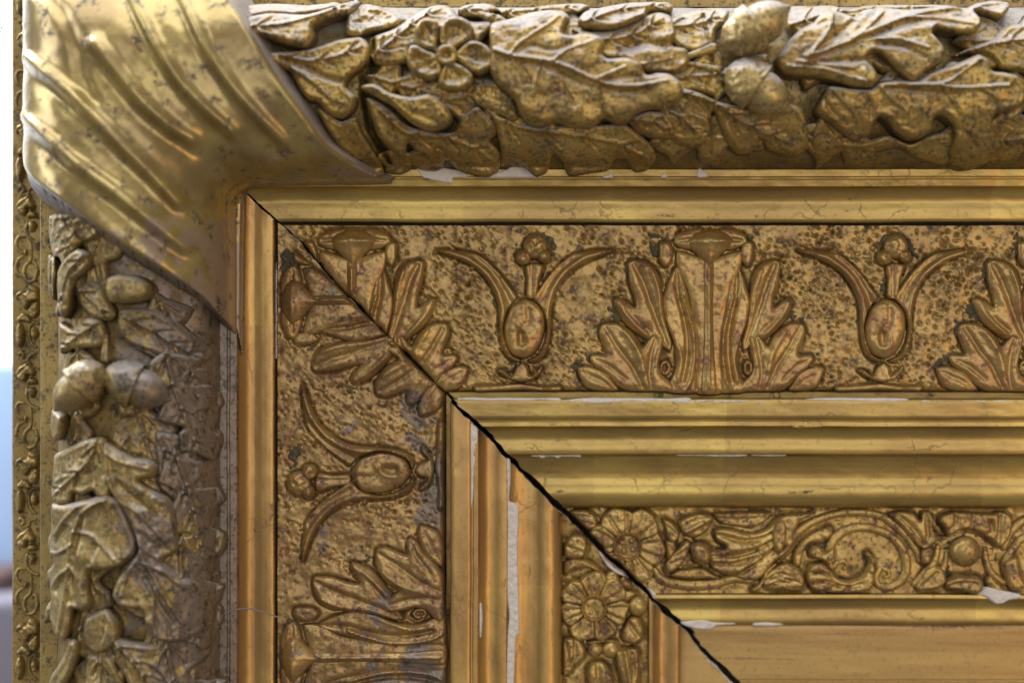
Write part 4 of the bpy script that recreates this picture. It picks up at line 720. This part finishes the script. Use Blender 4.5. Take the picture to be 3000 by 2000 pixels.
    sr('scroll', 'd3', [(1960, 760), (1950, 660), (2000, 560), (2060, 480), (2160, 430), (2270, 450)], [20, 34, 38, 34, 28, 14])
    sb('leaf_fan', 'd3', [(1930, 640), (2030, 600), (2060, 720), (2100, 830), (2000, 860), (1950, 800)], H=24)
sb('leaf', 'd2', [(1410, 270), (1560, 255), (1760, 255), (1860, 270), (1800, 340), (1700, 385), (1600, 370), (1480, 350)], H=14, w=14, strokes=[([(1440, 300), (1600, 320), (1780, 300)], -5, 5)])
sb('leaf', 'd2', [(1240, 690), (1330, 680), (1440, 745), (1540, 780), (1400, 770), (1200, 770), (1080, 750), (1120, 700)], H=16, w=12)
sb('leaf', 'd2', [(1040, 480), (1110, 470), (1130, 530), (1100, 600), (1050, 620)], H=20)
sb('leaf', 'd3', [(330, 560), (400, 470), (520, 400), (610, 370), (630, 430), (560, 490), (450, 500), (400, 590), (380, 680), (320, 660)], H=10, w=16)
sb('leaf', 'd3', [(1330, 700), (1400, 660), (1480, 700), (1500, 790), (1440, 850), (1320, 860), (1260, 830)], H=18, strokes=[([(1300, 830), (1420, 720)], -6, 4)])
sb('leaf', 'd3', [(1790, 800), (1830, 740), (1900, 800), (1960, 860), (1860, 880)], H=18)
sb('leaf', 'd3', [(0, 860), (60, 780), (90, 700), (170, 640), (210, 650), (150, 720), (100, 800), (70, 860)], H=22)
# left rail
sb('leaf', 'd2', [(270, 640), (340, 600), (440, 620), (530, 680), (540, 720), (440, 690), (350, 700), (270, 740)], rail=1, H=14)
sb('leaf', 'd2', [(690, 860), (760, 850), (830, 880), (790, 920), (740, 960), (700, 920)], rail=1, H=16)
sb('leaf', 'd2', [(440, 1250), (520, 1230), (640, 1230), (680, 1260), (560, 1260), (470, 1280)], rail=1, H=14)
sb('leaf', 'd2', [(270, 500), (330, 430), (430, 440), (450, 520), (420, 600), (340, 620), (270, 600)], rail=1, strokes=[([(300, 520), (400, 560)], -6, 4)])
sb('leaf', 'd2', [(260, 1500), (255, 1330), (265, 1230), (330, 1210), (400, 1240), (435, 1300), (420, 1380), (350, 1440), (300, 1500)], rail=1, strokes=[([(280, 1250), (300, 1380), (285, 1480)], -7, 4), ([(350, 1240), (350, 1350), (310, 1440)], -7, 4)])
for (x, y, r) in ((505, 1310, 62), (625, 1310, 70), (830, 980, 78)):
    lathe('berry', LEFT['sc'], 'scroll', C('d2', [(x, y)])[0], -118, (0, 0, 1), [(-8, r*.3826), (6, r*.38), (r*.24, r*.27), (r*.33, r*.12), (r*.35, .3)], bump=1, ref=-115, seg=24)
sb('leaf', 'd2', [(440, 1480), (480, 1410), (560, 1400), (620, 1460), (650, 1560), (640, 1700), (560, 1740), (470, 1640)], rail=1, H=24, strokes=[([(520, 1420), (560, 1700)], -7, 5)])
sb('leaf', 'd2', [(710, 1160), (770, 1060), (840, 1060), (880, 1150), (860, 1230), (800, 1270), (720, 1240)], rail=1, strokes=[([(760, 1100), (830, 1200)], -6, 4)])
sb('leaf', 'd2', [(660, 1330), (740, 1290), (830, 1300), (850, 1420), (840, 1560), (860, 1700), (760, 1740), (700, 1560)], rail=1, strokes=[([(730, 1320), (760, 1500), (780, 1700)], 8, 5), ([(790, 1330), (800, 1500)], -6, 4)])
sr('scroll_stem', 'd2', [(660, 1240), (700, 1330), (700, 1450), (720, 1600), (700, 1800)], [14, 20, 24, 26, 26], rail=1)
sb('leaf', 'd2', [(690, 770), (760, 720), (790, 790), (780, 850), (720, 840)], rail=1, H=20)
sb('leaf', 'd2', [(560, 800), (600, 720), (660, 700), (700, 780), (680, 860), (620, 900)], rail=1, H=16)
# the ground is cut back round every ornament
def cut_moats(ob, depth, wd):
    me = ob.data; n = len(me.vertices); co_ = np.empty(n*3); me.vertices.foreach_get('co', co_); co_ = co_.reshape(-1, 3)
    X = co_[:, 0]/S+CX; Y = CY-(co_[:, 2]-ZUP)/S; best = np.full(n, 99.0)
    for par, P, sw in MOAT:
        if par is not ob: continue
        Q = P[:, ::-1]+np.array([MIT, -MIT]) if sw else P
        Q = Q[::2]; x0, y0 = Q.min(0)-wd*3; x1, y1 = Q.max(0)+wd*3
        m = np.where((X > x0) & (X < x1) & (Y > y0) & (Y < y1) & (co_[:, 1] < 0.02))[0]
        if len(m): best[m] = np.minimum(best[m], dist_poly(X[m], Y[m], Q, True)[0])
    co_[:, 1] += depth*S*np.exp(-(best/wd)**2); me.vertices.foreach_set('co', co_.ravel()); me.update()
for ob_ in (TOP['fz'], LEFT['fz']): cut_moats(ob_, 8, 5.0)
for ob_ in (TOP['sc'], LEFT['sc']): cut_moats(ob_, 9, 4.5)
# patches of packed dirt
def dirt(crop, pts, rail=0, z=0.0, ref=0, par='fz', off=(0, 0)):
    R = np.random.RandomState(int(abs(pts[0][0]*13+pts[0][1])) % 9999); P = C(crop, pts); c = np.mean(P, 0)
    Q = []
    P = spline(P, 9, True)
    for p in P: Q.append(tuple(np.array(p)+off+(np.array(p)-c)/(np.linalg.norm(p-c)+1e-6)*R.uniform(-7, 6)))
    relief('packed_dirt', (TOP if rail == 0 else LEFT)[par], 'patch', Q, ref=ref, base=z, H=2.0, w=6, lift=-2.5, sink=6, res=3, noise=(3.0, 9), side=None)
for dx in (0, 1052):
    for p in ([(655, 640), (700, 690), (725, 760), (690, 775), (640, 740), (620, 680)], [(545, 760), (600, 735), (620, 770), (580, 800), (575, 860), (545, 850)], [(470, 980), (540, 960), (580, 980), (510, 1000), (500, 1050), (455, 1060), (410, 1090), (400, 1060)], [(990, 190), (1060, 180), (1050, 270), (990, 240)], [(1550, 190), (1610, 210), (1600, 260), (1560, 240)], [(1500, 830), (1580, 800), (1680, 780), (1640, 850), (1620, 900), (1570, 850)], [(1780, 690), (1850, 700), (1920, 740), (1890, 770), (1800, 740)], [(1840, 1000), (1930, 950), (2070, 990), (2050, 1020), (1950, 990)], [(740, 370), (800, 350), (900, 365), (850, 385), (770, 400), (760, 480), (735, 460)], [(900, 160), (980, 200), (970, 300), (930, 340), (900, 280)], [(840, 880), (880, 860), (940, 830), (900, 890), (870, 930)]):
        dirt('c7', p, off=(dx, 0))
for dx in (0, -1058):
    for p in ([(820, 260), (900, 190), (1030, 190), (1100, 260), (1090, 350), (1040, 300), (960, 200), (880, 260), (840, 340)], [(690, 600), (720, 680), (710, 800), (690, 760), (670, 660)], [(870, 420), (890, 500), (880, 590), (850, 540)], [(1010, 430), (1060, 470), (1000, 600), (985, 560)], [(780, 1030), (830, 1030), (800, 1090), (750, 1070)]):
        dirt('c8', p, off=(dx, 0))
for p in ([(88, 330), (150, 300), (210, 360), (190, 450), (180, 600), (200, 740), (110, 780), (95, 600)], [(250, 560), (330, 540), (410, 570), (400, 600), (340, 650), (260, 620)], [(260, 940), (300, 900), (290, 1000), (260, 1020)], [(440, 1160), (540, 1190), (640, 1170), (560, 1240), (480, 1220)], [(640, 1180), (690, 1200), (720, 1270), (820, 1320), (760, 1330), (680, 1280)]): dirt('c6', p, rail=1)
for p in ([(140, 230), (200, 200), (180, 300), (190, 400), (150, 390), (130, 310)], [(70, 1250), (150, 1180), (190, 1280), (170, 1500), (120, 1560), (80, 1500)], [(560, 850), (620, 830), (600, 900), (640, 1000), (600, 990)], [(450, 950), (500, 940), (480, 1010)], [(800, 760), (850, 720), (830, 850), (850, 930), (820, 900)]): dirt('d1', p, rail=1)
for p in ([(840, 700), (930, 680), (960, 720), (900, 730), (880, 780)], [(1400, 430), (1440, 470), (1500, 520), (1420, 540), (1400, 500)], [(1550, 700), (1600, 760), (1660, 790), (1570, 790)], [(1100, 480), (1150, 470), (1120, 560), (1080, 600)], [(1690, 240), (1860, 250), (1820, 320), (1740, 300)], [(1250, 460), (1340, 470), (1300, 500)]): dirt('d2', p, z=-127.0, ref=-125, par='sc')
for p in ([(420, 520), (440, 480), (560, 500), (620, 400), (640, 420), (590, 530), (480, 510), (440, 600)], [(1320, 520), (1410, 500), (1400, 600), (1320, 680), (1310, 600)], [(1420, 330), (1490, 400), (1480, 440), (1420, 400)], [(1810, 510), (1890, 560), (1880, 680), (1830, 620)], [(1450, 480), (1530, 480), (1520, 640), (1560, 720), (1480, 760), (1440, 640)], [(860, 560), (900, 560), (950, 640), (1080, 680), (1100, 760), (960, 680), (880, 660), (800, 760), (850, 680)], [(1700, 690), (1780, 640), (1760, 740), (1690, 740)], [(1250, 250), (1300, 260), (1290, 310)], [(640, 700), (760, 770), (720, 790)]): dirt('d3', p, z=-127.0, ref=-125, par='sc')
# ================================================================ scrolls on the outer flange
FZ = -104.0
def flr(pts, wid, dy): ridge('scroll', LEFT['fl'], 'flange', [(x, y+dy) for x, y in C('d5', pts)], [a*.4464 for a in wid], ref=-100, base=FZ, hr=1.7, res=3)
def flb(name, out, dy, H=14, w=9, strokes=()): relief(name, LEFT['fl'], 'flange', [(x, y+dy) for x, y in C('d5', out)], ref=-100, base=FZ, H=H*1.5, w=w, lift=3, res=2.6, noise=(1.5, 9), strokes=[([(x, y+dy) for x, y in C('d5', s[0])],)+tuple(s[1:]) for s in strokes])
for q in range(-2, 3):
    dy = q*486
    flr([(170, -10), (125, -15), (106, 20), (118, 70), (160, 98)], [8, 12, 14, 13, 8], dy)
    flr([(160, 108), (120, 135), (106, 180), (112, 225), (150, 248)], [8, 12, 14, 13, 8], dy)
    flr([(195, -20), (205, 60), (200, 140), (165, 180), (158, 235), (185, 280), (225, 270), (245, 220), (235, 165), (205, 150)], [12, 12, 12, 14, 15, 16, 16, 15, 14, 10], dy)
    flb('bead', [(160, 85), (172, 62), (186, 80), (182, 108), (166, 112)], dy, 12, 6)
    flb('leaf', [(108, 400), (115, 355), (150, 335), (175, 350), (200, 300), (240, 310), (262, 340), (262, 400), (210, 420), (190, 450), (170, 465), (150, 430), (130, 395)], dy, 20, 11, [([(120, 390), (160, 370), (190, 420)], -7, 3, .2), ([(180, 330), (230, 350)], -6, 3)])
    flb('leaf', [(190, 470), (215, 430), (262, 400), (262, 480), (240, 520), (205, 515)], dy, 18, 10)
    flb('leaf', [(115, 520), (150, 485), (185, 495), (215, 535), (190, 550), (150, 540), (125, 550)], dy, 14, 8)
    flb('boss', [(108, 610), (125, 560), (150, 560), (168, 610), (162, 680), (140, 715), (118, 690)], dy, 22, 12)
    flr([(262, 560), (220, 545), (192, 580), (190, 640), (210, 690), (245, 715)], [12, 14, 15, 15, 14, 12], dy)
    flb('bead', [(205, 600), (225, 575), (250, 590), (255, 640), (230, 660), (208, 640)], dy, 18, 10)
    flr([(120, 765), (140, 742), (158, 765), (140, 788), (150, 800), (185, 790), (200, 760), (245, 745)], [14, 15, 14, 11, 10, 11, 12, 12], dy)
    flb('leaf', [(112, 880), (130, 840), (170, 815), (198, 795), (215, 830), (240, 870), (225, 900), (190, 890), (185, 920), (160, 938), (125, 915)], dy, 20, 10, [([(130, 890), (170, 850), (200, 820)], -6, 3, .2)])
    flb('bead', [(182, 930), (205, 905), (240, 915), (250, 950), (210, 955), (190, 960)], dy, 18, 9)
    flr([(185, 965), (172, 1030), (190, 1080), (235, 1110), (262, 1110)], [12, 14, 14, 14, 12], dy)
    flb('boss', [(190, 980), (225, 970), (245, 1000), (230, 1040), (205, 1040)], dy, 20, 9)
# ================================================================ gesso showing where gilding broke away
def chip(par, pts, z, ref=None, H=3, seed=0, crop='p', mat='gesso', name='bare_gesso'):
    P = C(crop, pts); return relief(name, par, mat, P, ref=z if ref is None else ref, base=float(z), H=H*.5, w=3, lift=.4, sink=8, res=2.6, noise=(1.6, 14), seed=seed, side=None)
chip(TOP['f1'], [(470, 1045), (545, 1012), (600, 1040), (690, 1062), (760, 1070), (790, 1100), (840, 1105), (700, 1110), (690, 1145), (600, 1130), (520, 1110), (490, 1080)], 82, crop='c2')
chip(TOP['f1'], [(860, 1105), (960, 1085), (1040, 1060), (1100, 1015), (1150, 1045), (1200, 1050), (1265, 1095), (1200, 1110), (1050, 1108), (950, 1112)], 82, crop='c2', H=6)
chip(TOP['f1'], [(1640, 1105), (1690, 1088), (1700, 1105), (1650, 1115)], 80, crop='c2'); chip(TOP['f1'], [(2010, 1095), (2025, 1085), (2040, 1105), (2005, 1108)], 80, crop='c2')
chip(TOP['f1'], [(205, 1130), (220, 1105), (255, 1125), (280, 1155), (215, 1160)], 80, crop='c3', H=5)
def strip(par, rail, y0, a, b, wid, z, seed, step=14):
    """long sliver of bare gesso along an arris, ragged on one side"""
    r = np.random.RandomState(seed); n = max(4, int((b-a)/step)); f = np.linspace(a, b, n)
    up = [(x, y0-wid*(.15+.35*r.rand())*min(1, 8*min(i/n, 1-i/n))) for i, x in enumerate(f)]; dn = [(x, y0+wid*(.2+.8*r.rand()**1.5)*min(1, 6*min(i/n, 1-i/n)+.1)) for i, x in enumerate(f)][::-1]
    pts = up+dn
    if rail: pts = [(y+MIT, x) for x, y in pts]
    return relief('bare_gesso', par, 'gesso', pts, ref=z, base=float(z), H=2.5, w=2.5, lift=1, sink=6, res=2.6, noise=(1.2, 8), side=None)
strip(TOP['f2'], 0, 1169, 1330, 1640, 9, 14, 1, 40); strip(TOP['f2'], 0, 1172, 1620, 2020, 15, 14, 2, 45); strip(TOP['f2'], 0, 1174, 2010, 2330, 5, 15, 3); strip(TOP['f2'], 0, 1171, 2330, 2660, 9, 14, 4, 50); strip(TOP['f2'], 0, 1174, 2660, 3000, 4, 15, 5)
chip(TOP['f2'], [(2320, 1250), (2345, 1240), (2360, 1232), (2380, 1242), (2410, 1248), (2380, 1252), (2340, 1254)], 6, mat='smooth', H=4, name='lifted_flake')
strip(TOP['og'], 0, 1334, 1555, 1700, 7, -44, 8, 10); strip(TOP['og'], 0, 1332, 1950, 2300, 4, -42, 9, 40); strip(TOP['og'], 0, 1331, 2380, 2520, 2.5, -41, 10, 40)
chip(TOP['c3'], [(1165, 1105), (1240, 1090), (1330, 1085), (1440, 1105), (1600, 1112), (1440, 1125), (1400, 1150), (1320, 1155), (1220, 1135)], -136, crop='d2', H=5)
chip(TOP['c3'], [(1730, 1108), (1830, 1103), (1950, 1118), (1850, 1130), (1750, 1122)], -137, crop='d2', H=4)
chip(TOP['c3'], [(20, 1112), (120, 1102), (250, 1118), (150, 1130), (30, 1128)], -137, crop='d3', H=4)
chip(TOP['f3'], [(1735, 885), (1790, 840), (1880, 845), (1960, 870), (2060, 890), (2065, 915), (1980, 930), (1930, 955), (1880, 960), (1840, 935), (1800, 905)], -104, crop='d3', H=12)
# left rail: long bare strips
chip(LEFT['c2'], [(1345, 300), (1395, 285), (1400, 400), (1392, 520), (1430, 540), (1448, 580), (1440, 800), (1446, 1000), (1450, 1280), (1432, 1300), (1420, 1570), (1400, 1700), (1372, 1700), (1385, 1300), (1395, 1180), (1378, 1000), (1384, 700), (1372, 500), (1355, 420)], -40, crop='d1', H=7)
chip(LEFT['c2'], [(1365, 520), (1378, 620), (1372, 800), (1385, 950), (1372, 1150), (1380, 1300), (1368, 1400), (1360, 1100), (1366, 800), (1358, 600)], -38, crop='d1', H=5, mat='rawedge', name='exposed_wood')
chip(LEFT['f2'], [(1160, 80), (1185, 85), (1215, 120), (1212, 220), (1195, 340), (1190, 480), (1172, 600), (1166, 560), (1172, 400), (1160, 240), (1145, 180)], 4, crop='d1', H=7)
chip(LEFT['f2'], [(1224, 1120), (1234, 1118), (1238, 1200), (1232, 1300), (1224, 1290)], 0, crop='d1', H=5)
strip(LEFT['sc'], 1, 1491, 1520, 2000, 3, -122, 21); strip(LEFT['f1'], 1, 524, 700, 1100, 3, 72, 23); strip(LEFT['fz'], 1, 656, 760, 1050, 4, -8, 25)
# gilding flakes left on the grey bed of the left side
for i, (cr, pts) in enumerate([('c5', [(1150, 350), (1200, 335), (1255, 350), (1250, 440), (1220, 410), (1170, 380)]), ('c4', [(1140, 890), (1200, 900), (1228, 950), (1210, 1000), (1170, 990), (1150, 940)])]):
    relief('gilding_flake', LG, 'flat', C(cr, pts), ref=110, base=lambda X, Y: np.interp(np.minimum(Y, X-MIT), TT, ZZ)+20, H=1, w=3, lift=.5, sink=20, res=3, noise=(1, 20), side=None)
# lips of filler along the mitre
def lip(pts, z, par, H=7): return relief('filler', par, 'gesso', [(x+13, y) for x, y in pts], clip='L' if par in (LEFT['sc'], LEFT['sp']) else True, ref=z, base=float(z), H=H, w=5, lift=2, sink=20, res=2.6, noise=(2, 8), side=None)
lip(C('d6', [(480, 410), (530, 480), (600, 590), (700, 680), (800, 740), (860, 775), (800, 770), (720, 740), (640, 680), (580, 600), (530, 510)]), -110, LEFT['sc'])
lip(C('d6', [(1060, 900), (1110, 915), (1150, 960), (1160, 990), (1120, 985), (1075, 950)]), -118, TOP['sc'], 10)
lip(C('d2', [(1320, 1380), (1345, 1395), (1440, 1470), (1560, 1580), (1700, 1720), (1640, 1720), (1500, 1560), (1400, 1460)]), -158, LEFT['sp'], 6)
# ================================================================ loose fibres and what stands behind
def fibre(name, pts, r, z, mat, label, cat, group=None):
    L = spline(conv(pts, z), 4, False); n = len(L); th = np.linspace(0, 6.283, 5, endpoint=False); V = []
    tn = np.gradient(L, axis=0); tn /= np.linalg.norm(tn, axis=1)[:, None]; nr = np.stack([-tn[:, 1], tn[:, 0]], 1)
    zz = z+10*np.sin(np.linspace(0, 3, n))
    X = (L[:, 0, None]+nr[:, 0, None]*r*np.cos(th)).ravel(); Y = (L[:, 1, None]+nr[:, 1, None]*r*np.cos(th)).ravel(); Z = (zz[:, None]+r*np.sin(th)).ravel()
    F = [(i*5+j, i*5+(j+1) % 5, (i+1)*5+(j+1) % 5, (i+1)*5+j) for i in range(n-1) for j in range(5)]
    o = link(name, world(X, Y, Z), F, mat, None); o['label'] = label; o['category'] = cat
    if group: o['group'] = group
    return o
fibre('dust_fibre', C('c5', [(1270, 1190), (1350, 1150), (1440, 1115), (1540, 1110), (1640, 1140), (1720, 1170)]), 2.2, 82, 'fibre', 'pale curved dust fibre lying across the side moulding', 'fibre')
fibre('loose_thread', C('d4', [(50, 285), (30, 325), (14, 370), (50, 398)]), 1.6, -150, 'thread', 'dark bent thread sticking out from the frame edge', 'thread')
for i, p in enumerate(([(4, 70), (10, 140), (8, 200), (14, 245)], [(16, 60), (20, 150), (18, 240)], [(0, 150), (14, 190), (30, 215), (40, 240)], [(2, 200), (6, 240)])):
    fibre('loose_thread', C('d4', p), 1.2, -160, 'thread', 'fine dark thread in the frayed tuft beside the frame edge', 'thread', 'frayed threads beside the frame')
wl = box('wall', 'wall', -9000, 14000, -6000, 9000, -6200, -6000); wl['kind'] = 'structure'
def bevbox(name, mat, x0, x1, y0, y1, z0, z1, bev, label, cat):
    o = box(name, mat, x0, x1, y0, y1, z0, z1); import bmesh
    bm = bmesh.new(); bm.from_mesh(o.data); bmesh.ops.recalc_face_normals(bm, faces=bm.faces)
    bmesh.ops.bevel(bm, geom=list(bm.edges), offset=bev*S, segments=4, affect='EDGES', profile=.5); bm.to_mesh(o.data); bm.free()
    for p in o.data.polygons: p.use_smooth = True
    o['label'] = label; o['category'] = cat; return o
bevbox('blue_board', 'blue', -2600, 2600, 1080, 1980, -2300, -2050, 40, 'light blue upright board behind the gilt frame, out of focus', 'board')
bevbox('brown_block', 'brown', -700, -480, 1905, 2040, -2000, -1700, 30, 'small dark brown block in front of the blue board', 'block')
bevbox('grey_box', 'lilac', -2400, 1200, 1982, 3000, -2300, -1500, 40, 'grey lilac box under the blue board behind the frame', 'box')
area('wall_fill', (-0.45, 0.22, 0.62), (-0.3, 0.6, 0.2), 0.35, 0.35, 9, (1, 1, 1))  # lamp added out of view to bleach the wall behind
